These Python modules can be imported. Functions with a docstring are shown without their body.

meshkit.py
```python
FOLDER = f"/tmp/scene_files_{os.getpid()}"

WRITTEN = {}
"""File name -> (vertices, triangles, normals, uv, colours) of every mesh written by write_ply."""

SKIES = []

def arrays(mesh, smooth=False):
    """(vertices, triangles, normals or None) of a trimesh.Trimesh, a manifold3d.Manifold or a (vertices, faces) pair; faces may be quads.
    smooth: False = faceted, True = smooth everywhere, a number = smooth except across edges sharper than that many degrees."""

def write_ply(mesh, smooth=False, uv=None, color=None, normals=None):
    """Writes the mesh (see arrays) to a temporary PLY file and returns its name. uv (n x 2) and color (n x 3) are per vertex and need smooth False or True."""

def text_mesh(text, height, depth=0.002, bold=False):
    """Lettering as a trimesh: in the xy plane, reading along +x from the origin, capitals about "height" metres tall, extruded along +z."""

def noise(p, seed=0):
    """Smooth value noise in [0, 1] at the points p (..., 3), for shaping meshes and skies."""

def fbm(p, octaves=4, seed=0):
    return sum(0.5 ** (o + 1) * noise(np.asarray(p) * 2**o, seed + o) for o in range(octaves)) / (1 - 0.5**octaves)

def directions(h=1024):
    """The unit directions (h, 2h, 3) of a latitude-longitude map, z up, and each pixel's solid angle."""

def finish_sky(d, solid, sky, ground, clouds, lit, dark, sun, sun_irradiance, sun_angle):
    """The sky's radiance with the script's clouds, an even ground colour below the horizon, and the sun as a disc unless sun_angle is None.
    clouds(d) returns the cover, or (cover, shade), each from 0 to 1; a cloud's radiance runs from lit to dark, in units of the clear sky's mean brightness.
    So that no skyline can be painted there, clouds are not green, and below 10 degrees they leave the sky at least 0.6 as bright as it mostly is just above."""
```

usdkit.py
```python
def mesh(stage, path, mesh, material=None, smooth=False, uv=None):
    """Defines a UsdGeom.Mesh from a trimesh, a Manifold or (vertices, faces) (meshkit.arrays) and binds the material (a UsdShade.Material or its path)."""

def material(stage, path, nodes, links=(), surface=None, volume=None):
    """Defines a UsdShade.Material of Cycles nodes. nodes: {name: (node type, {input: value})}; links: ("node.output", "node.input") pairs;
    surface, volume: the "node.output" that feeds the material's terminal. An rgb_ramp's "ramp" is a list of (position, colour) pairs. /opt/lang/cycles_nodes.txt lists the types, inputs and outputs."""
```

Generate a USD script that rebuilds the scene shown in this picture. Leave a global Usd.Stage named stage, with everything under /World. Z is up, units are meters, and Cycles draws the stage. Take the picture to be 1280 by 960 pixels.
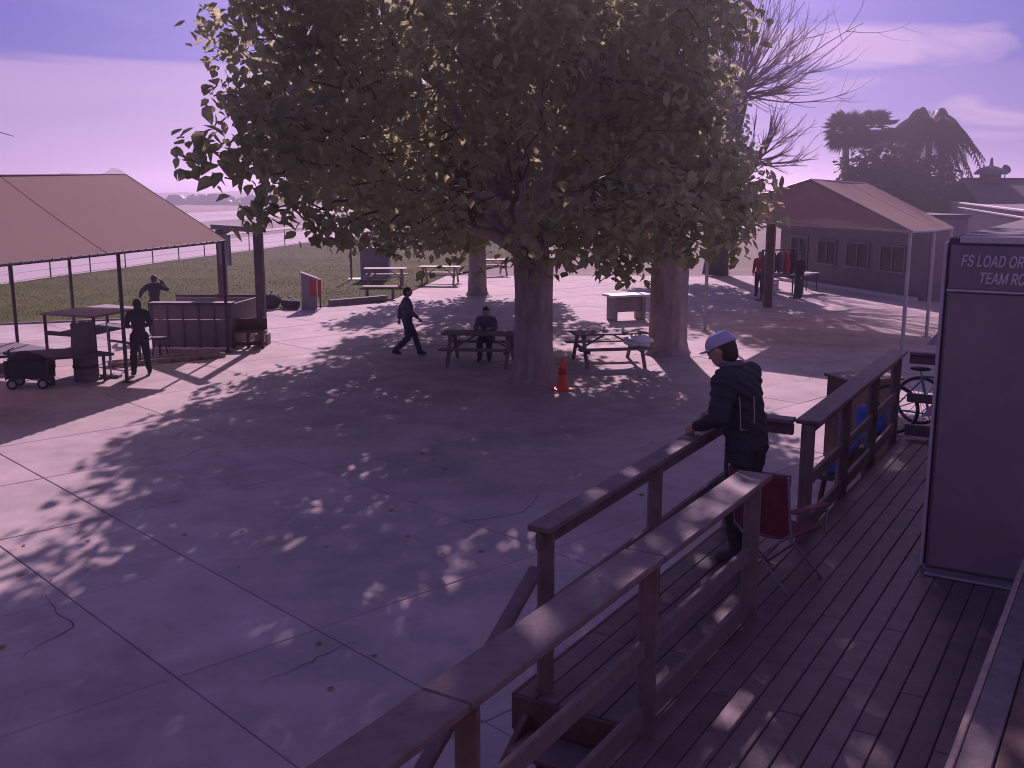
import math, numpy as np, trimesh, usdkit, meshkit
from pxr import Usd, UsdGeom, UsdLux, UsdShade, Gf, Sdf
from manifold3d import Manifold, OpType
from shapely.geometry import Polygon, box as sbox
from shapely import affinity

stage = Usd.Stage.CreateInMemory()
UsdGeom.SetStageUpAxis(stage, 'Z')
UsdGeom.Xform.Define(stage, '/World')
UsdGeom.Scope.Define(stage, '/World/Looks')
rng = np.random.default_rng(20)
PI = math.pi

# ------------------------------------------------------------------ camera, sky, sun, exposure
PITCH = math.atan(245 / 1280)
cam = UsdGeom.Camera.Define(stage, '/World/camera')
cam.AddTranslateOp().Set(Gf.Vec3d(0, 0, 4.2))
cam.AddRotateXOp().Set(90 - math.degrees(PITCH))
cam.CreateHorizontalApertureAttr(36.0)
cam.CreateFocalLengthAttr(36.0)
cam.CreateClippingRangeAttr(Gf.Vec2f(0.05, 20000))
cam.CreateExposureAttr(0.74)

SUN_EL, SUN_AZ = math.radians(29.0), math.radians(0.5)
SUN_DIR = (math.sin(SUN_AZ) * math.cos(SUN_EL), math.cos(SUN_AZ) * math.cos(SUN_EL), math.sin(SUN_EL))
sun = UsdLux.DistantLight.Define(stage, '/World/sun')
sun.CreateIntensityAttr(0.88)
sun.CreateAngleAttr(0.55)
sun.CreateNormalizeAttr(True)
sun.CreateColorAttr(Gf.Vec3f(1.0, 0.66, 0.86))
sun.AddRotateZOp().Set(-math.degrees(SUN_AZ))
sun.AddRotateXOp().Set(-(90 - math.degrees(SUN_EL)))

sky_nodes = {
    'sky': ('sky_texture', {'sky_type': 'single_scattering', 'sun_disc': False, 'sun_elevation': SUN_EL, 'sun_rotation': SUN_AZ,
                            'altitude': 430.0, 'air_density': 1.0, 'aerosol_density': 0.5, 'ozone_density': 1.0}),
    'tint': ('mix', {'mix_type': 'multiply', 'fac': 1.0, 'color2': (0.045, 0.040, 0.14)}),
    'veil': ('vector_math', {'math_type': 'add', 'vector2': (0.33, 0.285, 1.02)}),   # thin high cirrus over the whole sky
    'geo': ('geometry', {}),
    'xyz': ('separate_xyz', {}),
    # azimuth measured as x / y, elevation as z: clouds are laid out in these two
    'yy': ('math', {'math_type': 'maximum', 'value2': 0.15}),
    'ax': ('math', {'math_type': 'divide'}),
    'cv': ('combine_xyz', {'z': 0.0}),
    'map1': ('mapping', {'scale': (2.2, 26.0, 1.0), 'location': (3.1, 0.7, 0.0)}),
    'n1': ('noise_texture', {'scale': 1.0, 'detail': 6.0, 'roughness': 0.55, 'distortion': 0.4}),
    # low sheet of pale cloud along the horizon, ending about seven degrees up on the left
    'edge': ('math', {'math_type': 'multiply_add', 'value2': 0.045, 'value3': -0.0225}),
    'el2': ('math', {'math_type': 'add'}),
    'band': ('map_range', {'from_min': 0.098, 'from_max': 0.105, 'to_min': 0.85, 'to_max': 0.0, 'clamp': True}),
    'left': ('map_range', {'from_min': -0.25, 'from_max': 0.35, 'to_min': 1.0, 'to_max': 0.30, 'clamp': True}),
    'bandl': ('math', {'math_type': 'multiply'}),
    'tex1': ('map_range', {'from_min': 0.25, 'from_max': 0.75, 'to_min': 0.72, 'to_max': 1.0, 'clamp': True}),
    'band2': ('math', {'math_type': 'multiply'}),
    # streaks of high cloud
    'map2': ('mapping', {'rotation': (0.0, 0.0, -0.22), 'scale': (3.2, 19.0, 1.0), 'location': (0.35, 0.9, 0.0)}),
    'n2': ('noise_texture', {'scale': 1.0, 'detail': 5.0, 'roughness': 0.5, 'distortion': 0.9}),
    'st': ('map_range', {'from_min': 0.50, 'from_max': 0.62, 'to_min': 0.0, 'to_max': 0.85, 'clamp': True}),
    'stx': ('map_range', {'from_min': 0.05, 'from_max': 0.30, 'to_min': 0.10, 'to_max': 1.0, 'clamp': True}),
    'stm': ('math', {'math_type': 'multiply'}),
    'both': ('math', {'math_type': 'maximum'}),
    'cloudcol': ('mix', {'mix_type': 'mix', 'color2': (2.5, 1.7, 2.9)}),
    # the broad white glare of air around the sun
    'dot': ('vector_math', {'math_type': 'dot_product', 'vector2': SUN_DIR}),
    'dm': ('math', {'math_type': 'maximum', 'value2': 0.0}),
    'pw': ('math', {'math_type': 'power', 'value2': 26.0}),
    'gl': ('vector_math', {'math_type': 'scale', 'vector1': (7.0, 5.2, 7.6)}),
    'sum': ('vector_math', {'math_type': 'add'}),
    'bg': ('background_shader', {'strength': 0.13}),
}
sky_links = [('sky.color', 'tint.color1'), ('geo.position', 'xyz.vector'), ('xyz.y', 'yy.value1'), ('xyz.x', 'ax.value1'), ('yy.value', 'ax.value2'),
             ('ax.value', 'cv.x'), ('xyz.z', 'cv.y'), ('cv.vector', 'map1.vector'), ('map1.vector', 'n1.vector'), ('n1.fac', 'edge.value1'),
             ('xyz.z', 'el2.value1'), ('edge.value', 'el2.value2'), ('el2.value', 'band.value'), ('ax.value', 'left.value'), ('band.result', 'bandl.value1'), ('left.result', 'bandl.value2'),
             ('n1.fac', 'tex1.value'), ('bandl.value', 'band2.value1'), ('tex1.result', 'band2.value2'),
             ('cv.vector', 'map2.vector'), ('map2.vector', 'n2.vector'), ('n2.fac', 'st.value'), ('band2.value', 'both.value1'), ('ax.value', 'stx.value'), ('st.result', 'stm.value1'), ('stx.result', 'stm.value2'), ('stm.value', 'both.value2'),
             ('both.value', 'cloudcol.fac'), ('veil.vector', 'cloudcol.color1'),
             ('tint.color', 'veil.vector1'), ('geo.position', 'dot.vector1'), ('dot.value', 'dm.value1'), ('dm.value', 'pw.value1'), ('pw.value', 'gl.scale'),
             ('cloudcol.color', 'sum.vector1'), ('gl.vector', 'sum.vector2'), ('sum.vector', 'bg.color')]
sky_mat = usdkit.material(stage, '/World/Looks/sky', sky_nodes, sky_links, surface='bg.background')
dome = UsdLux.DomeLight.Define(stage, '/World/sky')
dome.GetPrim().SetCustomDataByKey('kind', 'structure')
UsdShade.MaterialBindingAPI.Apply(dome.GetPrim()).Bind(sky_mat)

# ------------------------------------------------------------------ materials
M = {}
def mat(name, col, rough=0.7, var=0.12, scale=6.0, bump=0.0, bscale=40.0, stretch=(1, 1, 1), metal=0.0, rand=0.0, spec=0.4, dirt=None, translucent=0.0, tcol=None):
    lo = tuple(c * (1 - var) for c in col); hi = tuple(min(1, c * (1 + var)) for c in col)
    n = {'tc': ('geometry', {}), 'mp': ('mapping', {'scale': stretch}),
         'n': ('noise_texture', {'scale': scale, 'detail': 5.0, 'roughness': 0.6}),
         'r': ('rgb_ramp', {'ramp': [(0.3, lo), (0.7, hi)]}),
         'p': ('principled_bsdf', {'roughness': rough, 'metallic': metal, 'specular_ior_level': spec})}
    l = [('tc.position', 'mp.vector'), ('mp.vector', 'n.vector'), ('n.fac', 'r.fac')]
    out = 'r.color'
    if rand:
        n['oi'] = ('object_info', {}); n['rm'] = ('map_range', {'from_min': 0.0, 'from_max': 1.0, 'to_min': 1 - rand, 'to_max': 1 + rand})
        n['rx'] = ('vector_math', {'math_type': 'scale'})
        l += [('oi.random', 'rm.value'), (out, 'rx.vector1'), ('rm.result', 'rx.scale')]; out = 'rx.vector'
    if dirt:
        n['dn'] = ('noise_texture', {'scale': dirt[1], 'detail': 8.0, 'roughness': 0.7})
        n['dr'] = ('map_range', {'from_min': dirt[2], 'from_max': dirt[3], 'to_min': 0.0, 'to_max': 1.0, 'clamp': True})
        n['dx'] = ('mix', {'color2': dirt[0]})
        l += [('tc.position', 'dn.vector'), ('dn.fac', 'dr.value'), ('dr.result', 'dx.fac'), (out, 'dx.color1')]; out = 'dx.color'
    l.append((out, 'p.base_color'))
    if bump:
        n['bn'] = ('noise_texture', {'scale': bscale, 'detail': 4.0}); n['b'] = ('bump', {'strength': bump, 'distance': 0.01})
        l += [('mp.vector', 'bn.vector'), ('bn.fac', 'b.height'), ('b.normal', 'p.normal')]
    surf = 'p.BSDF'
    if translucent:
        n['t'] = ('translucent_bsdf', {'color': tcol or col}); n['mx'] = ('mix_closure', {'fac': translucent})
        l += [('p.BSDF', 'mx.closure1'), ('t.BSDF', 'mx.closure2')]; surf = 'mx.closure'
    M[name] = usdkit.material(stage, '/World/Looks/' + name, n, l, surface=surf)
    return M[name]

mat('concrete', (0.46, 0.40, 0.355), 0.85, 0.16, 1.4, 0.35, 60, rand=0.07, dirt=((0.27, 0.235, 0.205), 0.45, 0.46, 0.78))
mat('crack_dark', (0.09, 0.075, 0.065), 0.95, 0.2, 6)
mat('earth', (0.20, 0.165, 0.12), 0.95, 0.25, 0.5, 0.4, 12)
mat('far_field', (0.17, 0.15, 0.085), 0.95, 0.3, 0.03)
mat('tarmac', (0.42, 0.37, 0.35), 0.9, 0.15, 0.05, stretch=(1.0, 0.15, 1), dirt=((0.2, 0.18, 0.17), 0.08, 0.55, 0.7))
mat('hill', (0.16, 0.14, 0.12), 0.95, 0.2, 0.01)
mat('lawn_soil', (0.066, 0.088, 0.014), 0.95, 0.28, 0.35, 0.6, 25, spec=0.05, dirt=((0.105, 0.105, 0.028), 0.22, 0.5, 0.66))
mat('grass', (0.08, 0.105, 0.018), 0.95, 0.3, 0.7, translucent=0.35, tcol=(0.12, 0.15, 0.03))
mat('deck_wood', (0.15, 0.105, 0.10), 0.62, 0.22, 5.0, 0.35, 30, stretch=(1, 1, 1), rand=0.18)
mat('rail_wood', (0.165, 0.125, 0.12), 0.7, 0.2, 7.0, 0.35, 30, rand=0.12)
mat('pale_wood', (0.40, 0.31, 0.25), 0.7, 0.22, 7.0, 0.3, 30, rand=0.12)
mat('grey_wood', (0.20, 0.17, 0.16), 0.8, 0.25, 8.0, 0.3, 30, rand=0.15)
mat('brown_wood', (0.13, 0.075, 0.06), 0.7, 0.25, 6.0, 0.3, 25, rand=0.1)
mat('canvas', (0.30, 0.20, 0.145), 0.85, 0.06, 1.2, 0.15, 9, translucent=0.42, tcol=(0.46, 0.34, 0.28), dirt=((0.28, 0.195, 0.16), 0.6, 0.55, 0.8))
mat('steel_dark', (0.07, 0.06, 0.065), 0.5, 0.15, 10, metal=0.2)
mat('steel_pale', (0.42, 0.39, 0.38), 0.5, 0.12, 10, metal=0.1)
mat('galvanised', (0.36, 0.35, 0.35), 0.45, 0.15, 8, metal=0.6)
mat('post_grey', (0.16, 0.13, 0.15), 0.75, 0.15, 4, 0.2, 20)
mat('panel_grey', (0.22, 0.19, 0.22), 0.7, 0.1, 2.5)
mat('panel_dark', (0.085, 0.07, 0.09), 0.7, 0.12, 2.5)
mat('cabin_navy', (0.23, 0.19, 0.20), 0.5, 0.12, 2.0, 0.1, 20)
mat('sign_navy', (0.20, 0.185, 0.195), 0.45, 0.06, 2.0)
mat('lettering', (0.62, 0.58, 0.62), 0.6, 0.05, 5.0)
mat('white_trim', (0.55, 0.52, 0.52), 0.6, 0.1, 5.0)
mat('white_top', (0.78, 0.74, 0.72), 0.5, 0.05, 3.0)
mat('cast_stone', (0.30, 0.26, 0.25), 0.85, 0.12, 4, 0.3, 40)
mat('siding', (0.34, 0.30, 0.34), 0.6, 0.08, 1.2, stretch=(1, 1, 0.3))
mat('block_wall', (0.19, 0.16, 0.18), 0.85, 0.1, 1.5, 0.2, 30)
mat('roof_dark', (0.10, 0.085, 0.10), 0.85, 0.2, 1.5)
mat('window_dark', (0.02, 0.02, 0.03), 0.15, 0.1, 2)
mat('bark_dark', (0.085, 0.065, 0.06), 0.9, 0.3, 7, 0.8, 14, stretch=(1, 1, 0.25))
mat('bark', (0.33, 0.27, 0.245), 0.9, 0.3, 7, 0.8, 14, stretch=(1, 1, 0.25))
mat('twig', (0.09, 0.07, 0.06), 0.85, 0.2, 10)
mat('cone_orange', (0.75, 0.10, 0.04), 0.5, 0.08, 8)
mat('black_rubber', (0.02, 0.02, 0.022), 0.7, 0.1, 10)
mat('red_cloth', (0.40, 0.045, 0.06), 0.8, 0.15, 12, 0.2, 60)
mat('maroon_cloth', (0.16, 0.03, 0.045), 0.85, 0.15, 12, 0.2, 60)
mat('blue_cloth', (0.07, 0.13, 0.42), 0.7, 0.12, 10, 0.2, 50)
mat('teal_paint', (0.06, 0.24, 0.30), 0.5, 0.1, 10)
mat('yellow_paint', (0.55, 0.42, 0.08), 0.5, 0.1, 10)
mat('dark_cloth', (0.035, 0.03, 0.042), 0.9, 0.2, 14, 0.2, 60)
mat('grey_cloth', (0.13, 0.115, 0.145), 0.9, 0.15, 10, 0.3, 40)
mat('jacket_black', (0.030, 0.027, 0.036), 0.8, 0.15, 9, 0.3, 30)
mat('trousers_dark', (0.035, 0.034, 0.045), 0.9, 0.15, 9, 0.3, 40)
mat('jeans', (0.06, 0.07, 0.11), 0.9, 0.15, 12, 0.2, 60)
mat('cap_grey', (0.40, 0.40, 0.50), 0.8, 0.06, 12, 0.15, 60)
mat('skin', (0.42, 0.26, 0.19), 0.55, 0.08, 12)
mat('skin_dark', (0.22, 0.13, 0.095), 0.55, 0.08, 12)
mat('hair_dark', (0.035, 0.025, 0.02), 0.6, 0.2, 20)
mat('eye', (0.05, 0.04, 0.035), 0.2, 0.05, 20)
mat('shoe', (0.05, 0.045, 0.05), 0.7, 0.15, 12)
mat('plastic_white', (0.80, 0.77, 0.76), 0.4, 0.05, 8)

def leaf_mat(name, stops, trans, fac=0.42):
    n = {'g': ('geometry', {}), 'r': ('rgb_ramp', {'ramp': stops}), 'tr': ('rgb_ramp', {'ramp': trans}),
         'p': ('principled_bsdf', {'roughness': 0.5, 'specular_ior_level': 0.35}), 't': ('translucent_bsdf', {}), 'm': ('mix_closure', {'fac': fac})}
    l = [('g.random_per_island', 'r.fac'), ('g.random_per_island', 'tr.fac'), ('r.color', 'p.base_color'), ('tr.color', 't.color'),
         ('p.BSDF', 'm.closure1'), ('t.BSDF', 'm.closure2')]
    M[name] = usdkit.material(stage, '/World/Looks/' + name, n, l, surface='m.closure')
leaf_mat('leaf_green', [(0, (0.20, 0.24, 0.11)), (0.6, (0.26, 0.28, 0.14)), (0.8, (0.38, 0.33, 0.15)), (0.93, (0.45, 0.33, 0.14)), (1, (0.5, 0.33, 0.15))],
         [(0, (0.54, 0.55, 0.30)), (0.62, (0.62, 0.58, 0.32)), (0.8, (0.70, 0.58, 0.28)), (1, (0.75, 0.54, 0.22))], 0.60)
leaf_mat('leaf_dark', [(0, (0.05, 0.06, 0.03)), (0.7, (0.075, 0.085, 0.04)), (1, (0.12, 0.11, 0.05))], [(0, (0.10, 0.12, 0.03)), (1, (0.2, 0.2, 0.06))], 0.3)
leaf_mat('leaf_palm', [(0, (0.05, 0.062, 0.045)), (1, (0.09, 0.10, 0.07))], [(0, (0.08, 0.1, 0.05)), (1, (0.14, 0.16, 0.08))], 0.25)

# ------------------------------------------------------------------ helpers: prims
used = {}
def numbered(path):
    if path not in used:
        used[path] = 0
        return path
    used[path] += 1
    return '%s_%03d' % (path, used[path])

def said(prim, label=None, cat=None, group=None, kind=None):
    for k, v in (('label', label), ('category', cat), ('group', group), ('kind', kind)):
        if v: prim.SetCustomDataByKey(k, v)
    return prim

class Thing:
    def __init__(self, name, label, cat, loc=(0, 0, 0), rz=0.0, group=None, kind=None):
        self.path = numbered('/World/' + name); self.loc = np.array(loc, float); self.rz = rz
        x = UsdGeom.Xform.Define(stage, self.path); x.AddTranslateOp().Set(Gf.Vec3d(*map(float, loc)))
        x.AddRotateZOp().Set(math.degrees(rz))
        self.prim = said(x.GetPrim(), label, cat, group, kind)
    def put(self, name, mesh, m, smooth=False, world=False, under=None, label=None, kind=None):
        if isinstance(mesh, list): mesh = trimesh.util.concatenate(mesh)
        if hasattr(mesh, 'to_mesh'): v, f, _ = meshkit.arrays(mesh); mesh = trimesh.Trimesh(v, f, process=False)
        if world:
            mesh = mesh.copy(); mesh.vertices = (mesh.vertices - self.loc) @ rotz(-self.rz).T
        p = numbered((under or self.path) + '/' + name)
        g = usdkit.mesh(stage, p, mesh, M[m], smooth)
        said(g.GetPrim(), label, kind=kind)
        return p

def single(name, mesh, m, label=None, cat=None, group=None, kind=None, smooth=False):
    if isinstance(mesh, list): mesh = trimesh.util.concatenate(mesh)
    g = usdkit.mesh(stage, numbered('/World/' + name), mesh, M[m], smooth)
    said(g.GetPrim(), label, cat, group, kind)
    return g

def copy_of(src, label, loc, rz=0.0):
    name = src.path.rsplit('/', 1)[1].rstrip('0123456789').rstrip('_')
    p = numbered('/World/' + name)
    x = UsdGeom.Xform.Define(stage, p); pr = x.GetPrim()
    pr.GetReferences().AddInternalReference(src.path); pr.SetInstanceable(True)
    ops = x.GetOrderedXformOps()
    ops[0].Set(Gf.Vec3d(*map(float, loc))); ops[1].Set(math.degrees(rz))
    c = src.prim.GetCustomData()
    said(pr, label, c['category'], c.get('group'))
    return pr

# ------------------------------------------------------------------ helpers: shapes
def rotz(a):
    return np.array([[math.cos(a), -math.sin(a), 0], [math.sin(a), math.cos(a), 0], [0, 0, 1.0]])

def cbox(sx, sy, sz, c=(0, 0, 0), rz=0.0, ch=None):
    """a box with chamfered edges, centred at c"""
    h = np.array([sx, sy, sz]) / 2
    ch = min(0.012, h.min() * 0.35) if ch is None else ch
    pts = []
    for s in np.ndindex(2, 2, 2):
        s = np.array(s) * 2 - 1
        for k in range(3):
            d = np.full(3, ch); d[k] = 0
            pts.append(s * (h - d))
    m = trimesh.convex.convex_hull(np.array(pts))
    m.vertices = m.vertices @ rotz(rz).T + np.array(c)
    return m

def bar(a, b, w, h, ch=None, up=(0, 0, 1)):
    """a chamfered beam from a to b, w wide, h high"""
    a, b = np.array(a, float), np.array(b, float); d = b - a; L = np.linalg.norm(d); d /= L
    up = np.array(up, float)
    if abs(d @ up) > 0.95: up = np.array([0, 1.0, 0])
    s = np.cross(d, up); s /= np.linalg.norm(s); u = np.cross(s, d)
    m = cbox(w, L, h, ch=ch)
    m.vertices = m.vertices @ np.array([s, d, u]) + (a + b) / 2
    return m

def tube(pts, r, n=8, caps=True):
    p = np.asarray(pts, float); r = np.broadcast_to(np.asarray(r, float), (len(p),))
    t = np.gradient(p, axis=0); t /= np.linalg.norm(t, axis=1, keepdims=True) + 1e-12
    ref = np.array([0, 0, 1.0]) if abs(t[:, 2]).mean() < 0.8 else np.array([1.0, 0.1, 0])
    a = np.cross(t, ref); a /= np.linalg.norm(a, axis=1, keepdims=True) + 1e-12
    b = np.cross(t, a); ang = np.arange(n) * 2 * PI / n
    v = p[:, None] + r[:, None, None] * (np.cos(ang)[None, :, None] * a[:, None] + np.sin(ang)[None, :, None] * b[:, None])
    k = len(p); i, j = np.meshgrid(np.arange(k - 1), np.arange(n), indexing='ij')
    q = np.stack([i * n + j, (i + 1) * n + j, (i + 1) * n + (j + 1) % n, i * n + (j + 1) % n], -1).reshape(-1, 4)
    f = np.vstack([q[:, [0, 1, 2]], q[:, [0, 2, 3]]]); v = v.reshape(-1, 3)
    if caps:
        v = np.vstack([v, p[0], p[-1]]); j = np.arange(n)
        f = np.vstack([f, np.stack([np.full(n, k * n), j, (j + 1) % n], 1), np.stack([np.full(n, k * n + 1), (k - 1) * n + (j + 1) % n, (k - 1) * n + j], 1)])
    return trimesh.Trimesh(v, f, process=False)

def ring(c, R, r, axis, n=28, m=8):
    """a torus"""
    axis = np.array(axis, float); axis /= np.linalg.norm(axis)
    u = np.cross(axis, [0, 0, 1.0]) if abs(axis[2]) < 0.9 else np.array([1.0, 0, 0]); u /= np.linalg.norm(u); w = np.cross(axis, u)
    A, B = np.meshgrid(np.arange(n) * 2 * PI / n, np.arange(m) * 2 * PI / m, indexing='ij')
    rad = np.cos(A)[..., None] * u + np.sin(A)[..., None] * w
    v = np.array(c) + rad * (R + r * np.cos(B)[..., None]) + axis * (r * np.sin(B))[..., None]
    i, j = np.meshgrid(np.arange(n), np.arange(m), indexing='ij')
    q = np.stack([i * m + j, ((i + 1) % n) * m + j, ((i + 1) % n) * m + (j + 1) % m, i * m + (j + 1) % m], -1).reshape(-1, 4)
    return trimesh.Trimesh(v.reshape(-1, 3), np.vstack([q[:, [0, 1, 2]], q[:, [0, 2, 3]]]), process=False)

def lathe(prof, n=20, c=(0, 0, 0)):
    m = trimesh.creation.revolve(np.array(prof), sections=n); m.apply_translation(c); return m

def prism(poly, z0, z1):
    m = trimesh.creation.extrude_polygon(poly, z1 - z0, engine='earcut'); m.apply_translation((0, 0, z0)); return m

def slab_of(pts, thick):
    """a thick sheet: polygon of 3-D points (planar, counter-clockwise from outside) pushed in by thick"""
    p = np.array(pts, float); n = np.cross(p[1] - p[0], p[2] - p[0]); n /= np.linalg.norm(n)
    k = len(p); v = np.vstack([p, p - n * thick]); f = []
    for i in range(1, k - 1): f += [[0, i, i + 1], [k, k + i + 1, k + i]]
    for i in range(k):
        j = (i + 1) % k; f += [[i, k + i, k + j], [i, k + j, j]]
    return trimesh.Trimesh(v, f, process=False)

def sheet(poly, z, name, m, kind='structure', label=None, sub=None):
    g = trimesh.creation.triangulate_polygon(poly, engine='earcut')
    v = np.column_stack([g[0], np.full(len(g[0]), z)]); f = np.array(g[1])
    n = np.cross(v[f[:, 1]] - v[f[:, 0]], v[f[:, 2]] - v[f[:, 0]])[:, 2]
    f[n < 0] = f[n < 0][:, ::-1]
    return single(name, trimesh.Trimesh(v, f, process=False), m, label=label, kind=kind)

def seen(x, y, z, mx=1.25):
    c = y * math.cos(PITCH) - (z - 4.2) * math.sin(PITCH); u = y * math.sin(PITCH) + (z - 4.2) * math.cos(PITCH)
    return c > 0.3 and abs(x) < 0.5 * mx * c + 0.8 and abs(u) < 0.375 * mx * c + 0.8

# ------------------------------------------------------------------ ground
single('ground', trimesh.Trimesh([[-1500, -300, -0.12], [1500, -300, -0.12], [1500, 1500, -0.12], [-1500, 1500, -0.12]], [[0, 1, 2], [0, 2, 3]], process=False), 'far_field', kind='structure')
sheet(Polygon([(-26, -12), (-26, 27), (-16, 31.7), (-9.3, 34.8), (-4.6, 38.9), (-3, 56), (30, 56), (30, -12)]), -0.085, 'plaza_bed', 'earth')

# concrete plaza: slabs laid on the diagonal
d_, n_ = np.array([0.69, -0.724]), np.array([0.724, 0.69])
plaza_area = Polygon([(-24, -4), (-24, 28.1), (-16, 31.75), (-12.7, 32.95), (-9.3, 34.85), (-5.6, 37.6), (-4.58, 39), (-3.2, 50), (22, 50), (22, -4)])
plaza = Thing('plaza', None, None, kind='structure')
ns = [-25.0, -21.9, -18.8, -15.7, -12.6, -9.5, -6.4, -3.3, -0.2, 1.6, 3.61, 5.05] + [5.05 + 3.2 * k for k in range(1, 14)]
ds = [-3.2 - 2.42 * k + 0.0 for k in range(-9, 16)]
count = 0
for i in range(len(ns) - 1):
    for j in range(len(ds) - 1):
        q = [d_ * a + n_ * b for a, b in ((ds[j + 1], ns[i]), (ds[j], ns[i]), (ds[j], ns[i + 1]), (ds[j + 1], ns[i + 1]))]
        P = Polygon(q).intersection(plaza_area)
        if P.is_empty or P.area < 0.15 or P.geom_type != 'Polygon': continue
        if not any(seen(x, y, 0, 1.3) for x, y in list(P.exterior.coords) + [(P.centroid.x, P.centroid.y)]): continue
        inner = P.buffer(-0.007, join_style=2); top = P.buffer(-0.014, join_style=2)
        if inner.is_empty or inner.geom_type != 'Polygon' or top.geom_type != 'Polygon': continue
        dz = rng.uniform(-0.003, 0.003)
        a = np.array(inner.exterior.coords)[:-1]; b = np.array(top.exterior.coords)[:-1]
        if len(a) == len(b):
            mesh = trimesh.convex.convex_hull(np.vstack([np.column_stack([a, np.full(len(a), -0.08)]), np.column_stack([a, np.full(len(a), -0.008 + dz)]), np.column_stack([b, np.full(len(b), dz)])]))
        else:
            mesh = prism(inner, -0.08, dz)
        plaza.put('slab', mesh, 'concrete'); count += 1
def crack(pts, w, seed):
    r = np.random.default_rng(seed); p = np.array(pts, float); n = 26; s = np.linspace(0, len(p) - 1, n)
    q = np.column_stack([np.interp(s, np.arange(len(p)), p[:, k]) for k in (0, 1)]) + np.cumsum(r.normal(0, 0.020, (n, 2)), 0)
    d = np.gradient(q, axis=0); d /= np.linalg.norm(d, axis=1, keepdims=True); m = np.column_stack([-d[:, 1], d[:, 0]]) * (w * r.uniform(0.4, 1.2, n) * np.sin(np.linspace(0.15, PI - 0.05, n)))[:, None]
    v = np.vstack([np.column_stack([q + m, np.full(n, 0.0065)]), np.column_stack([q - m, np.full(n, 0.0065)])])
    f = [x for i in range(n - 1) for x in ([i, n + i, n + i + 1], [i, n + i + 1, i + 1])]
    plaza.put('crack', trimesh.Trimesh(v, f, process=False), 'crack_dark')
for k, c in enumerate(([(-4.9, 10.2), (-4.2, 9.4), (-4.4, 8.6)], [(-6.4, 14.2), (-5.2, 15.6), (-4.9, 17.0)], [(-1.2, 12.2), (0.1, 13.0), (0.4, 14.6)], [(1.4, 17.8), (2.4, 18.8), (3.7, 19.0)], [(-2.2, 8.2), (-1.4, 9.1)], [(-3.0, 21.0), (-4.2, 22.6), (-4.6, 24.4)], [(5.2, 21.5), (6.6, 22.4), (7.2, 23.9)])):
    crack(c, 0.0055, 40 + k)

# wall of the building the deck belongs to, behind the viewpoint
rear = Thing('rear_wall', None, None, (0, -2.2, 0), 0.0, kind='structure')
for k in range(22): rear.put('siding_board', cbox(24, 0.05, 0.27, (-4, 0, 0.14 + 0.275 * k)), 'brown_wood')
rear.put('eave', cbox(25, 1.3, 0.12, (-4, 0.5, 6.15)), 'roof_dark')

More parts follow.
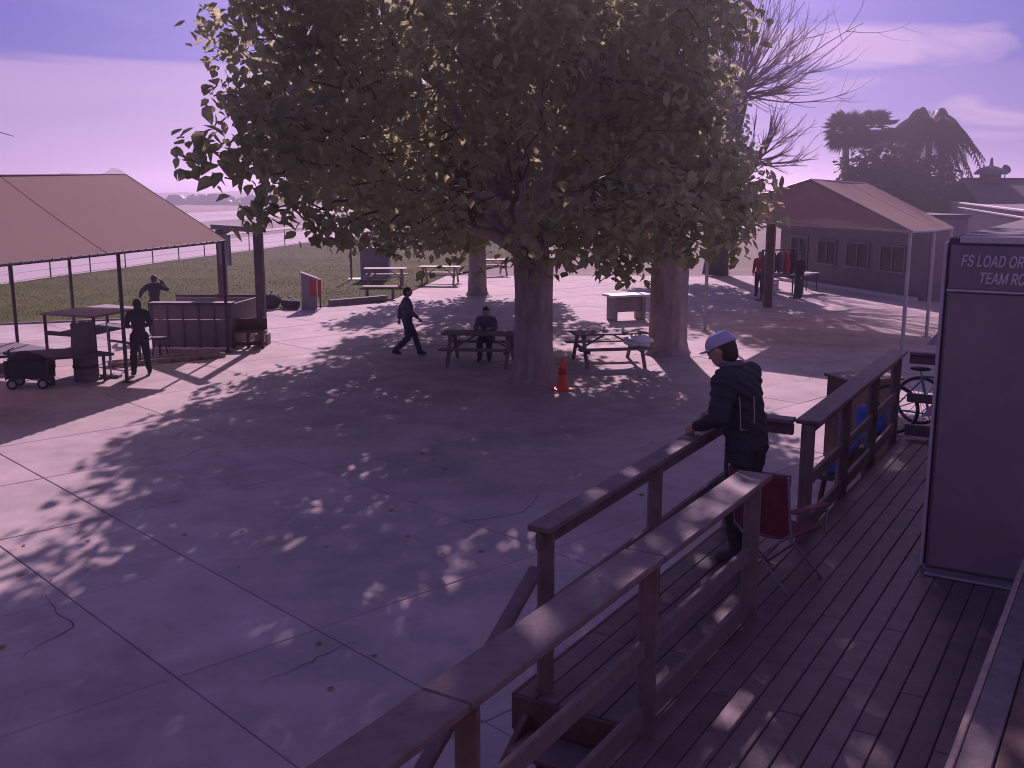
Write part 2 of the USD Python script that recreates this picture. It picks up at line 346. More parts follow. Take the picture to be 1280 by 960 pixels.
# lawn, its kerb, taxiways, hills
fence_line = [(-24.5, 30.5), (-22.9, 43), (-21.85, 49.86), (-20.8, 54), (-20.0, 60), (-17.2, 73.5), (-15.4, 84), (-10, 112)]
lawn_poly = Polygon([(-24.4, 27.95), (-16, 31.8), (-12.7, 33.0), (-9.32, 34.92), (-5.6, 37.65), (-4.58, 39.05), (-3.2, 50.1), (-1.0, 56), (8, 112)] + fence_line[::-1])
sheet(lawn_poly, 0.02, 'lawn', 'lawn_soil')
k_ = np.array([(-24.4, 27.9), (-16, 31.78), (-12.7, 32.98), (-9.32, 34.9), (-5.6, 37.63), (-4.58, 39.03)])
kerb = Thing('kerb', None, None, kind='structure')
for a, b in zip(k_[:-1], k_[1:]):
    kerb.put('kerb_stone', bar((*a, 0.0), (*b, 0.0), 0.10, 0.10), 'cast_stone')
# grass tufts
T_ = 32000
tx = rng.uniform(-25, 4, T_ * 2); ty = 28 + 60 * rng.random(T_ * 2) ** 1.6
from shapely import contains_xy
ok = contains_xy(lawn_poly, tx, ty); tx, ty = tx[ok][:T_], ty[ok][:T_]
hgt = rng.uniform(0.015, 0.055, len(tx)) * (0.6 + 0.9 * meshkit.noise(np.column_stack([tx * 0.4, ty * 0.4, tx * 0])))
wd = rng.uniform(0.012, 0.03, len(tx)); ang = rng.uniform(0, PI, len(tx)); lean = rng.normal(0, 0.03, (len(tx), 2))
base = np.column_stack([tx, ty, np.full(len(tx), 0.018)]); off = np.column_stack([np.cos(ang) * wd, np.sin(ang) * wd, 0 * wd])
gv = np.stack([base - off, base + off, base + np.column_stack([lean, hgt])], 1).reshape(-1, 3)
single('grass', trimesh.Trimesh(gv, np.arange(len(gv)).reshape(-1, 3), process=False), 'grass', 'dry olive grass tufts over the lawn', 'grass', kind='stuff')

f_, fl = np.array([0.18, 0.984]), np.array([-0.984, 0.18])
def strip(o0, o1, s0, s1):
    b = np.array([-22.9, 43.0])
    return Polygon([b + fl * o + f_ * s for o, s in ((o0, s0), (o0, s1), (o1, s1), (o1, s0))])
sheet(strip(0.6, 9.5, -60, 330), -0.09, 'taxiway', 'tarmac')
sheet(strip(13, 15.5, -60, 330), -0.094, 'access_road', 'tarmac')
sheet(strip(33, 58, -120, 420), -0.09, 'runway', 'tarmac')
sheet(Polygon([(-14, 118), (60, 108), (60, 128), (-14, 136)]), -0.088, 'apron', 'tarmac')

def ridge(name, x0, x1, y, h, seed, depth=90, nseg=60, taper=True, extra=None):
    xs = np.linspace(x0, x1, nseg); t = np.linspace(0, 1, nseg)
    hh = h * (0.45 + 0.9 * meshkit.fbm(np.column_stack([xs * 4.0 / abs(h) / 6, 0 * xs, 0 * xs + seed]), 4, seed))
    if taper: hh *= np.clip(np.sin(PI * t) * 2.2, 0, 1)
    if extra is not None: hh = extra(t) * h
    rows = []
    for k, (dy, s) in enumerate(((-depth, 0), (-depth * 0.55, 0.55), (0, 1.0), (depth * 0.6, 0.5), (depth, 0))):
        rows.append(np.column_stack([xs, y + dy + 0 * xs, -0.5 + hh * s * (1 + 0.12 * np.sin(xs * 0.05 * (k + 1)))]))
    v = np.vstack(rows); f = []
    for r in range(4):
        for i in range(nseg - 1):
            a = r * nseg + i; f += [[a, a + 1, a + nseg + 1], [a, a + nseg + 1, a + nseg]]
    single(name, trimesh.Trimesh(v, f, process=False), 'hill', kind='structure', smooth=True)
ridge('hills', -300, 240, 400, 3.6, 3, depth=50, taper=False)
ridge('mountain', -152, -121, 335, 11.6, 5, depth=36, extra=lambda t: np.interp(t, [0, 0.12, 0.25, 0.42, 0.55, 0.70, 0.78, 0.86, 0.93, 1], [0, 0.6, 0.86, 0.90, 0.84, 0.90, 1.0, 0.9, 0.55, 0]))
# far tree lines across the field
def scrub(name, x0, x1, y, h, n, label):
    c = np.column_stack([rng.uniform(x0, x1, n), y + rng.normal(0, 5, n), np.zeros(n)])
    s = h * rng.uniform(0.5, 1.2, n); parts = []
    for q, r in zip(c, s):
        b = trimesh.creation.icosphere(1, 1.0); b.vertices *= (1 + 0.35 * (rng.random((len(b.vertices), 1)) - 0.5)) * np.array([r * 1.2, r, r * 0.75]); b.vertices += q + (0, 0, r * 0.4); parts.append(b)
    single(name, parts, 'leaf_dark', label, 'scrub', kind='stuff')
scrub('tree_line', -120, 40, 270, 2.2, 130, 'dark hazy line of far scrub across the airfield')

# ------------------------------------------------------------------ airfield fence
fn = Thing('field_fence', 'thin grey post and wire fence between lawn and taxiway', 'fence', (-22.9, 43, 0))
fp = np.array(fence_line[0:8]); seg = np.linalg.norm(np.diff(fp, axis=0), axis=1); cum = np.concatenate([[0], np.cumsum(seg)])
fpts = []
s = 0.0
while s < cum[-1]:
    fpts.append((np.interp(s, cum, fp[:, 0]), np.interp(s, cum, fp[:, 1]))); s += 3.1 if s < 40 else 6.0
for x, y in fpts:
    fn.put('post', tube([(x, y, -0.05), (x, y, 1.22)], 0.035, 7), 'steel_dark', world=True)
for z, r in ((1.19, 0.022), (0.8, 0.008), (0.42, 0.008), (0.08, 0.012)):
    fn.put('rail' if z > 1 else 'wire', tube([(x, y, z) for x, y in fpts], r, 5), 'steel_dark', world=True)

# ------------------------------------------------------------------ left shade pavilion
def uv2(o, s, t, e, n): return np.array(o) + e * s + n * t
def canvas_pavilion(name, label, corners, ridge_pts, poles, pole_r, grommets, pole_mat, sag=0.06, battens=True):
    """corners: four eave corners in order; ridge_pts: two ridge ends (first above side 0-3, second above side 1-2)"""
    C = [np.array(c, float) for c in corners]; R = [np.array(r, float) for r in ridge_pts]
    t = Thing(name, label, 'shade pavilion', tuple(np.mean(C, axis=0) * (1, 1, 0)))
    def panel(a, b, c, d=None, n=14):
        """a curved sheet between eave a-b and ridge c-d (d over a)"""
        d = c if d is None else d
        S, V = np.meshgrid(np.linspace(0, 1, n), np.linspace(0, 1, n), indexing='ij')
        S, V = S[..., None], V[..., None]
        p = (1 - V) * ((1 - S) * a + S * b) + V * ((1 - S) * d + S * c)
        p[..., 2] -= (sag * np.sin(PI * S) * (0.35 + 0.65 * np.sin(PI * V)))[..., 0] * (1 if d is not c else 0.6)
        v = p.reshape(-1, 3); i, j = np.meshgrid(np.arange(n - 1), np.arange(n - 1), indexing='ij')
        q = np.stack([i * n + j, (i + 1) * n + j, (i + 1) * n + j + 1, i * n + j + 1], -1).reshape(-1, 4)
        f = np.vstack([q[:, [0, 1, 2]], q[:, [0, 2, 3]]])
        return trimesh.Trimesh(v, f, process=False)
    for q in ((C[0], C[1], R[1], R[0]), (C[1], C[2], R[1], None), (C[2], C[3], R[0], R[1]), (C[3], C[0], R[0], None)):
        t.put('roof_panel', panel(*q), 'canvas', smooth=True, world=True)
    for k in (1,):
        s = 0.62; a = C[0] * (1 - s) + C[1] * s; b = R[0] * (1 - s) + R[1] * s
        n = np.linspace(0, 1, 8)[:, None]; p = a * (1 - n) + b * n; p[:, 2] += 0.006 - (sag * math.sin(PI * s) * (0.35 + 0.65 * np.sin(PI * n[:, 0])))
        t.put('seam', tube(p, 0.004, 5), 'canvas', smooth=True, world=True)
    for a, b in ((R[0], R[1]), (C[0], R[0]), (C[1], R[1]), (C[2], R[1]), (C[3], R[0])):
        t.put('roof_rib', tube([a + (0, 0, -0.025), b + (0, 0, -0.025)], 0.03, 7), pole_mat, world=True)
    for k in range(4):
        a, b = C[k], C[(k + 1) % 4]
        t.put('eave_tube', tube([a + (0, 0, -0.035), (a + b) / 2 + (0, 0, -0.035 - sag * 0.35), b + (0, 0, -0.035)], 0.032, 7), pole_mat, world=True)
    for x, y, zt in poles:
        p = t.put('pole', tube([(x, y, 0), (x, y, zt)], pole_r, 9), pole_mat, world=True)
        t.put('base_plate', cbox(0.2, 0.2, 0.02, (x, y, 0.014)), pole_mat, world=True, under=p)
    if grommets:
        a, b = C[0], C[1]; n = grommets; out = np.cross(b - a, [0, 0, 1.0]); out /= np.linalg.norm(out)
        for k in range(n):
            s = (k + 0.5) / n; c = a + (b - a) * s + (0, 0, -0.01 - sag * 0.35 * math.sin(PI * s)) + out * 0.03
            g = trimesh.creation.icosphere(1, 0.028); g.apply_translation(c)
            t.put('lacing_eye', g, 'white_trim', world=True, under=None)
    return t
C0, u_, w_ = np.array([-7.3, 26.4]), np.array([-0.245, -0.97]), np.array([-0.97, 0.245])
def lp(s, t, z=0.0): q = C0 + u_ * s + w_ * t; return (q[0], q[1], z)
left_pav = canvas_pavilion('shade_pavilion', 'large tan canvas pavilion at left edge over mock-up tables',
    [lp(13.0, 0, 2.86), lp(0, 0, 2.9), lp(0, 4.8, 2.9), lp(13.0, 4.8, 2.86)], [lp(12.2, 2.4, 4.36), lp(0.6, 2.4, 4.55)],
    [(*lp(0.06, 0.08)[:2], 2.87), (*lp(0.0, 4.7)[:2], 2.87), (*lp(4.4, 0.1)[:2], 2.84), (*lp(8.8, 0.1)[:2], 2.82), (*lp(4.4, 4.7)[:2], 2.84), (*lp(8.8, 4.7)[:2], 2.82), (*lp(2.2, 4.7)[:2], 2.84), (*lp(12.9, 0.1)[:2], 2.8), (*lp(12.9, 4.7)[:2], 2.8)],
    0.042, 46, 'steel_dark')

# thick grey posts with beam and panel beside the pavilion
pf = Thing('timber_gateway', 'grey timber gateway of two thick posts with square panel beside left pavilion', 'gateway', (-6.9, 28.0, 0), 0.0)
pa, pb = np.array([-6.82, 27.75]), np.array([-8.35, 29.6])
pf.put('post', bar((*pa, 0), (*pa, 3.02), 0.23, 0.23), 'post_grey', world=True)
pf.put('post', bar((*pb, 0), (*pb, 3.02), 0.23, 0.23), 'post_grey', world=True)
dd = (pb - pa) / np.linalg.norm(pb - pa)
pf.put('beam', bar((*(pa - dd * 0.25), 3.10), (*(pb + dd * 0.4), 3.10), 0.24, 0.14), 'post_grey', world=True)
pf.put('panel', bar((*(pb - dd * 0.62 + (0.05, -0.2)), 2.48), (*(pb + dd * 0.12 + (0.05, -0.2)), 2.48), 0.05, 0.86), 'panel_grey', world=True)
pf.put('plinth', cbox(0.36, 0.36, 0.30, (*pa, 0.15)), 'cast_stone', world=True)

# low bench wrapped round the foot of the near thick post
bn = Thing('post_bench', 'squat dark bench at the foot of the thick grey post', 'bench', (-7.05, 27.15, 0), 0.1)
bn.put('seat', cbox(0.95, 0.34, 0.06, (0, 0, 0.44)), 'brown_wood')
for sx in (-0.38, 0.0, 0.38): bn.put('leg', cbox(0.08, 0.30, 0.405, (sx, 0, 0.205)), 'brown_wood')
bn.put('backrest', cbox(0.95, 0.05, 0.30, (0, 0.19, 0.62)), 'brown_wood')
bn.put('stretcher', cbox(0.9, 0.05, 0.10, (0, -0.05, 0.12)), 'brown_wood')

# panelled counter enclosure under the pavilion
ct = Thing('counter', 'long grey panelled counter enclosure under left pavilion corner', 'counter', (-8.55, 26.9, 0))
ca, cb_, cc = np.array([-9.55, 27.0]), np.array([-7.45, 26.95]), np.array([-9.1, 31.2])
ct.put('upper_band', bar((*ca, 0.98), (*cb_, 0.98), 0.05, 0.40), 'panel_grey', world=True)
for k in range(5):
    a = ca + (cb_ - ca) * (k / 5 + 0.006); b = ca + (cb_ - ca) * ((k + 1) / 5 - 0.006)
    ct.put('panel', bar((*a, 0.40), (*b, 0.40), 0.035, 0.74), 'panel_grey', world=True)
for k in range(6):
    a = ca + (cb_ - ca) * (k / 5)
    ct.put('batten', bar((a[0], a[1] - 0.035, 0.02), (a[0], a[1] - 0.035, 1.17), 0.05, 0.03), 'post_grey', world=True)
ct.put('countertop', bar((*(ca + (-0.05, 0.1)), 1.21), (*(cb_ + (0.05, 0.1)), 1.21), 0.42, 0.04), 'panel_dark', world=True)
ct.put('side_panel', bar((*(cb_ + (0, 0.06)), 0.6), (-7.2, 29.0, 0.6), 0.05, 1.16), 'panel_grey', world=True)
ct.put('rear_rail', bar((-9.6, 29.2, 1.18), (-7.2, 29.1, 1.18), 0.09, 0.09), 'panel_dark', world=True)
ct.put('rear_panel', bar((-9.6, 29.2, 0.9), (-7.2, 29.1, 0.9), 0.04, 0.44), 'panel_grey', world=True)

# mock-up floor frames lying on the ground
fl_ = Thing('floor_frame', 'low timber floor frame with pale edges on concrete before the panelled counter', 'floor frame', (-8.4, 25.2, 0))
for a, b in (((-9.75, 24.35), (-7.45, 25.95)), ((-9.5, 24.0), (-7.25, 25.6)), ((-8.9, 26.3), (-7.6, 25.75)), ((-9.7, 24.3), (-9.45, 24.0))):
    fl_.put('edge_board', bar((*a, 0.06), (*b, 0.06), 0.06, 0.11), 'pale_wood', world=True)
for k in range(4):
    a = np.array((-9.68, 24.28)) + np.array((0.57, 0.4)) * k; b = a + (0.25, -0.33)
    fl_.put('crosspiece', bar((*a, 0.04), (*b, 0.04), 0.07, 0.05), 'grey_wood', world=True)

# stool beside the counter
st = Thing('stool', 'small round dark stool on concrete beside the panelled counter', 'stool', (-8.9, 25.6, 0))
st.put('seat', lathe([(0, 0.46), (0.2, 0.46), (0.21, 0.49), (0.19, 0.52), (0, 0.525)], 18), 'panel_dark', smooth=40)
for k in range(4):
    a = k * PI / 2 + 0.4; st.put('leg', tube([(0.10 * math.cos(a), 0.10 * math.sin(a), 0.46), (0.2 * math.cos(a), 0.2 * math.sin(a), 0)], 0.018, 6), 'steel_dark')

# steel frame table (flat top) and the wide low board table in front of it
tb = Thing('frame_table', 'tall dark steel frame table with flat grey top under left pavilion', 'table', (-9.75, 24.4, 0), 0.0)
tp = [(-10.85, 23.4), (-9.35, 22.75), (-8.9, 24.5), (-10.0, 25.2)]
tb.put('tabletop', prism(Polygon(tp), 1.34, 1.385), 'panel_grey', world=True)
for x, y in [(-10.75, 23.42), (-9.4, 22.86), (-9.0, 24.45), (-9.97, 25.08)]:
    tb.put('leg', bar((x, y, 0), (x, y, 1.34), 0.06, 0.06), 'steel_dark', world=True)
for z in (0.92, 0.5):
    tb.put('crossbar', bar((-10.75, 23.42, z), (-9.4, 22.86, z), 0.05, 0.10), 'steel_dark', world=True)
    tb.put('crossbar', bar((-9.97, 25.08, z), (-9.0, 24.45, z), 0.05, 0.06), 'steel_dark', world=True)
tb.put('shelf', prism(Polygon([(-10.4, 23.3), (-9.45, 22.92), (-9.1, 24.35), (-9.95, 24.9)]), 0.93, 0.96), 'panel_dark', world=True)

lb = Thing('board_table', 'wide low dark board on legs in front of the steel frame table', 'table', (-10.1, 22.3, 0), 0.0)
lb.put('board', prism(Polygon([(-11.25, 22.35), (-9.9, 21.6), (-8.75, 22.25), (-9.9, 23.0)]), 0.58, 0.64), 'panel_dark', world=True)
for x, y in [(-11.0, 22.35), (-9.92, 21.75), (-9.0, 22.27), (-9.9, 22.85)]:
    lb.put('leg', bar((x, y, 0), (x, y, 0.58), 0.06, 0.06), 'steel_dark', world=True)

lb2 = Thing('low_platform', 'flat dark platform at the left frame edge behind the wagon', 'platform', (-12.3, 24.2, 0), 0.0)
lb2.put('deck_board', prism(Polygon([(-14.2, 24.3), (-12.0, 23.0), (-10.6, 24.0), (-12.4, 25.3)]), 0.36, 0.42), 'panel_dark', world=True)
for x, y in [(-13.8, 24.3), (-12.0, 23.2), (-10.9, 24.0), (-12.4, 25.05)]:
    lb2.put('leg', bar((x, y, 0), (x, y, 0.36), 0.08, 0.08), 'steel_dark', world=True)

# tall grey bin with bunched bag rim
bi = Thing('tall_bin', 'tall grey cloth-wrapped bin with ragged rim beside the low board table', 'bin', (-9.45, 22.35, 0))
prof = [(0.0, 0.0), (0.23, 0.0), (0.245, 0.1), (0.235, 0.45), (0.25, 0.8), (0.24, 1.1), (0.25, 1.26), (0.22, 1.30), (0.19, 1.27), (0.0, 1.24)]
bm = lathe(prof, 26); a_ = np.arctan2(bm.vertices[:, 1], bm.vertices[:, 0]); rr = 1 + 0.035 * np.sin(a_ * 5 + bm.vertices[:, 2] * 4) + 0.02 * np.sin(a_ * 9)
bm.vertices[:, :2] *= rr[:, None]; bm.vertices[:, 2] += np.where(bm.vertices[:, 2] > 1.2, 0.03 * np.sin(a_ * 7), 0)
bi.put('wrap', bm, 'grey_cloth', smooth=50)
bi.put('strap', lathe([(0.252, 0.56), (0.262, 0.57), (0.262, 0.61), (0.252, 0.62)], 26), 'dark_cloth', smooth=40)
bi.put('strap', lathe([(0.256, 0.30), (0.266, 0.31), (0.266, 0.35), (0.256, 0.36)], 26), 'dark_cloth', smooth=40)

# small pole stand with a foot (between table and the dark-clad person)
ps = Thing('pole_stand', 'thin pale pole on a flat foot beside the person at the tables', 'stand', (-9.05, 22.75, 0))
ps.put('foot', cbox(0.42, 0.24, 0.07, (0, 0, 0.035)), 'panel_grey')
ps.put('pole', tube([(0, 0, 0.06), (-0.02, 0, 1.35)], 0.02, 7), 'galvanised')

# folding wagon
wg = Thing('folding_wagon', 'small dark folding wagon with four wheels on concrete at far left', 'wagon', (-10.3, 21.55, 0), 0.12)
wg.put('base_tray', cbox(0.86, 0.46, 0.04, (0, 0, 0.24)), 'steel_dark')
for sy in (-0.23, 0.23): wg.put('side_cloth', cbox(0.84, 0.025, 0.34, (0, sy, 0.43)), 'dark_cloth')
for sx in (-0.43, 0.43): wg.put('end_cloth', cbox(0.025, 0.44, 0.34, (sx, 0, 0.43)), 'dark_cloth')
for sx in (-0.43, 0.43):
    for sy in (-0.23, 0.23): wg.put('corner_post', tube([(sx, sy, 0.2), (sx, sy, 0.63)], 0.014, 6), 'steel_dark')
for sx in (-0.31, 0.31):
    for sy in (-0.23, 0.23):
        w = wg.put('wheel', ring((sx, sy, 0.115), 0.09, 0.026, (0, 1, 0)), 'black_rubber', smooth=True)
        h = trimesh.creation.cylinder(0.066, 0.03, sections=14); h.apply_transform(trimesh.transformations.rotation_matrix(PI / 2, [1, 0, 0])); h.apply_translation((sx, sy, 0.115))
        wg.put('rim', h, 'steel_pale', under=w)
        wg.put('fork', bar((sx, sy * 0.92, 0.12), (sx * 0.95, sy * 0.9, 0.24), 0.02, 0.03), 'steel_dark')
wg.put('handle', [tube([(-0.45, -0.05, 0.3), (-0.40, -0.03, 0.82), (-0.30, -0.03, 0.86)], 0.012, 6), tube([(-0.45, 0.05, 0.3), (-0.40, 0.03, 0.82), (-0.30, 0.03, 0.86)], 0.012, 6)], 'steel_dark')
lump = trimesh.creation.icosphere(2, 1.0); lump.vertices *= np.array([0.34, 0.2, 0.16]) * (1 + 0.3 * (meshkit.noise(lump.vertices * 2.2 + 7)[:, None] - 0.5))
lump.apply_translation((-0.05, 0, 0.62)); single('gear_bag', (lambda m: (m.apply_transform(trimesh.transformations.rotation_matrix(0.12, [0, 0, 1])), m.apply_translation((-10.3, 21.55, 0)), m)[2])(lump), 'dark_cloth', 'dark soft gear bag heaped inside the folding wagon', 'bag', smooth=True)

# ------------------------------------------------------------------ lawn edge: bin, bags
lbn = Thing('litter_bin', 'upright grey bin with red side and pale slanted lid standing at lawn edge', 'bin', (-7.15, 36.1, 0.02), 0.15)
lbn.put('body', slab_of([(-0.26, -0.22, 0), (0.26, -0.22, 0), (0.26, -0.22, 1.02), (-0.26, -0.22, 1.22)], 0.44), 'panel_grey')
lbn.put('front_panel', slab_of([(0.02, -0.224, 0.45), (0.24, -0.224, 0.45), (0.24, -0.224, 0.98), (0.02, -0.224, 1.06)], 0.01), 'red_cloth')
lbn.put('side_panel', cbox(0.12, 0.36, 0.62, (0.36, 0, 0.72)), 'red_cloth')
lbn.put('lid', bar((-0.29, 0, 1.27), (0.30, 0, 1.04), 0.48, 0.05), 'cast_stone')
lbn.put('post', cbox(0.06, 0.06, 0.5, (0.37, 0, 0.25)), 'steel_dark')
def bag(label, x, y, s, m='dark_cloth', z=0.02, seed=1, name='duffel_bag'):
    t = Thing(name, label, 'bag', (x, y, z), seed * 0.7)
    b = trimesh.creation.icosphere(3, 1.0); b.vertices = np.sign(b.vertices) * np.abs(b.vertices) ** 0.7
    b.vertices *= np.array(s) * (1 + 0.22 * (meshkit.noise(b.vertices * 1.8 + seed * 3)[:, None] - 0.5)); b.apply_translation((0, 0, s[2] * 0.94))
    t.put('sack', b, m, smooth=True)
    t.put('strap', tube([(-s[0] * 0.5, -s[1] * 0.2, s[2] * 1.75), (-s[0] * 0.2, -s[1] * 0.1, s[2] * 2.15), (s[0] * 0.2, 0, s[2] * 2.15), (s[0] * 0.5, s[1] * 0.1, s[2] * 1.75)], 0.018, 6), 'black_rubber', smooth=True)
bag('round dark duffel bag on the lawn edge left of the red-sided bin', -8.55, 36.3, (0.36, 0.3, 0.27), seed=2)
bag('long flat dark duffel bag touching the red-sided bin', -7.85, 36.2, (0.5, 0.28, 0.17), seed=3)

# low kerb wall / sleeper to the right of the bin
sl = single('sleeper', bar((-6.6, 36.95, 0.12), (-4.75, 38.6, 0.12), 0.22, 0.2), 'grey_wood', 'long grey timber sleeper lying along the lawn edge', 'sleeper')

# grey utility cabinet with pole
cb = Thing('utility_cabinet', 'grey flat-fronted cabinet with pale lid beside a pole on the lawn', 'cabinet', (-6.45, 47.8, 0.02), -0.05)
cb.put('body', cbox(1.3, 0.6, 1.38, (0.1, 0, 0.72)), 'panel_grey')
cb.put('lid', cbox(1.42, 0.7, 0.06, (0.1, 0, 1.44)), 'white_trim')
for sx in (-0.22, 0.42): cb.put('door', cbox(0.6, 0.02, 1.2, (sx, -0.312, 0.72)), 'panel_grey')
cb.put('plinth', cbox(1.9, 0.8, 0.05, (-0.2, -0.1, 0.02)), 'white_trim')
lpole = Thing('field_pole', 'slim dark pole standing at the left of the grey cabinet', 'pole', (-7.45, 47.6, 0.02))
lpole.put('shaft', tube([(0, 0, 0), (0, 0, 2.1)], 0.05, 8), 'steel_dark'); lpole.put('cap', lathe([(0, 2.16), (0.06, 2.13), (0.065, 2.09), (0, 2.09)], 10), 'steel_dark')

# ------------------------------------------------------------------ picnic tables
def picnic(label, x, y, rz, z=0.0, top='grey_wood', group='picnic tables round the trees'):
    t = Thing('picnic_table', label, 'picnic table', (x, y, z), rz, group)
    for k in range(5): t.put('top_plank', cbox(1.83, 0.14, 0.04, (0, -0.3 + 0.15 * k, 0.75)), top)
    for s in (-1, 1):
        for k in range(2): t.put('seat_plank', cbox(1.83, 0.13, 0.04, (0, s * (0.62 + 0.14 * k), 0.44)), top)
        t.put('crossbeam', cbox(0.04, 1.5, 0.09, (s * 0.66, 0, 0.375)), top)
        t.put('top_cleat', cbox(0.04, 0.7, 0.07, (s * 0.66, 0, 0.69)), top)
        for q in (-1, 1): t.put('leg', bar((s * 0.705, q * 0.72, 0.0), (s * 0.705, q * 0.26, 0.72), 0.04, 0.09, up=(1, 0, 0)), top)
        t.put('brace', bar((s * 0.64, 0, 0.4), (s * 0.1, 0, 0.7), 0.06, 0.04), top)
    return t
pt0 = picnic('grey picnic table right of the centre trunk with crumpled white bag on bench', 2.35, 24.7, 0.18)
copy_of(pt0, 'dim picnic table left of the centre trunk where a person sits', (-0.75, 24.6, 0), -0.12)
pt2 = picnic('weathered picnic table just right of the grey cabinet with bright seat', -5.5, 44.6, 0.05, 0.02, 'pale_wood', 'pale picnic tables beyond the trunk')
copy_of(pt2, 'picnic table second to the right of the grey cabinet, at lawn edge', (-3.2, 45.6, 0.02), -0.1)
copy_of(pt2, 'farthest sunlit picnic table seen left of the centre trunk', (-1.1, 50.4, 0), 0.25)
# crumpled white bag on the bench
cw = trimesh.creation.icosphere(3, 1.0); cw.vertices *= np.array([0.34, 0.17, 0.15]) * (1 + 0.75 * (meshkit.fbm(cw.vertices * 2.3 + 11, 3)[:, None] - 0.5))
cw.apply_translation((3.02, 24.28, 0.60)); single('plastic_bag', cw, 'plastic_white', 'crumpled bright white bag on the near bench of a picnic table', 'bag')
# small litter / cups on the table
for k, (dx, dy, h, lab) in enumerate(((-0.5, -0.1, 0.12, 'leftmost small pale cup on the grey picnic table'), (-0.1, 0.12, 0.10, 'middle small pale cup on the grey picnic table'), (0.35, -0.05, 0.14, 'tallest pale cup, near the right end of the grey picnic table'))):
    single('cup', lathe([(0, 0), (0.03, 0), (0.042, h), (0.036, h), (0.026, 0.01), (0, 0.01)], 12, (2.35 + dx, 24.7 + dy + dx * 0.18, 0.771)), 'plastic_white', lab, 'cup', smooth=40)

wt = Thing('stone_table', 'stone table with bright white top and solid end legs before thick trunk', 'table', (3.75, 33.1, 0), 0.35)
wt.put('tabletop', cbox(1.5, 0.75, 0.07, (0, 0, 0.80), ch=0.02), 'white_top')
for s in (-0.55, 0.45): wt.put('leg', cbox(0.12, 0.6, 0.76, (s, 0, 0.38)), 'cast_stone')
wt.put('stretcher', cbox(1.0, 0.42, 0.45, (-0.05, 0.02, 0.5)), 'cast_stone')
bl = Thing('bench', 'long low bench with pale seat on lawn edge before cabinet', 'bench', (-5.1, 39.6, 0), 0.0)
bl.put('seat', cbox(1.35, 0.36, 0.06, (0, 0, 0.45)), 'pale_wood')
for s in (-0.5, 0.5): bl.put('leg', cbox(0.1, 0.3, 0.42, (s, 0, 0.21)), 'grey_wood')

# traffic cone
cn = Thing('traffic_cone', 'orange traffic cone on concrete before the centre trunk', 'traffic cone', (1.07, 21.3, 0), 0.3)
cn.put('base', cbox(0.38, 0.38, 0.035, (0, 0, 0.0175)), 'cone_orange')
cn.put('body', lathe([(0.15, 0.035), (0.13, 0.06), (0.035, 0.68), (0.022, 0.70), (0, 0.70)], 20), 'cone_orange', smooth=40)
cn.put('collar', lathe([(0.0925, 0.33), (0.0975, 0.33), (0.0755, 0.47), (0.0705, 0.47)], 20), 'red_cloth', smooth=40)

# ------------------------------------------------------------------ trees
def leaves(cent, size, up_bias, seed, detail=True, droop=0.6):
    """many pointed leaves at the points cent; returns (vertices, faces)"""
    r = np.random.default_rng(seed); n = len(cent)
    az = r.uniform(0, 2 * PI, n); el = r.normal(-droop, 0.42, n)
    t = np.column_stack([np.cos(az) * np.cos(el), np.sin(az) * np.cos(el), np.sin(el)])
    side = np.cross(t, np.column_stack([r.normal(0, 0.35, n), r.normal(0, 0.35, n), np.ones(n)])); side /= np.linalg.norm(side, axis=1, keepdims=True)
    nn = np.cross(side, t); L = (size * r.uniform(0.55, 1.35, n))[:, None]; W = L * r.uniform(0.36, 0.46, n)[:, None]; cup = r.uniform(0.02, 0.16, n)[:, None] * L; bend = r.uniform(-0.1, 0.22, n)[:, None] * L
    P = lambda a, b, c: cent + t * L * a + side * W * b + nn * c
    v = np.stack([P(0, 0, 0), P(0.22, 0.75, cup), P(0.52, 0.9, cup * 0.9), P(1.0, 0, -bend), P(0.52, -0.9, cup * 0.9), P(0.22, -0.75, cup), P(0.45, 0, 0)], 1)
    f = np.array([[0, 1, 6], [1, 2, 6], [2, 3, 6], [3, 4, 6], [4, 5, 6], [5, 0, 6]])
    return v.reshape(-1, 3), (np.arange(n)[:, None, None] * 7 + f[None]).reshape(-1, 3)

def limb(a, b, r0, r1, wob, r, n=6, sidesn=7):
    a, b = np.array(a, float), np.array(b, float); s = np.linspace(0, 1, n)[:, None]
    p = a + (b - a) * s + r.normal(0, wob, (n, 3)) * np.sin(PI * s)
    return tube(p, np.linspace(r0, r1, n), sidesn), p

def in_ell(p, E): return sum(((p[:, k] - E[0][k]) / E[1][k]) ** 2 for k in range(3))

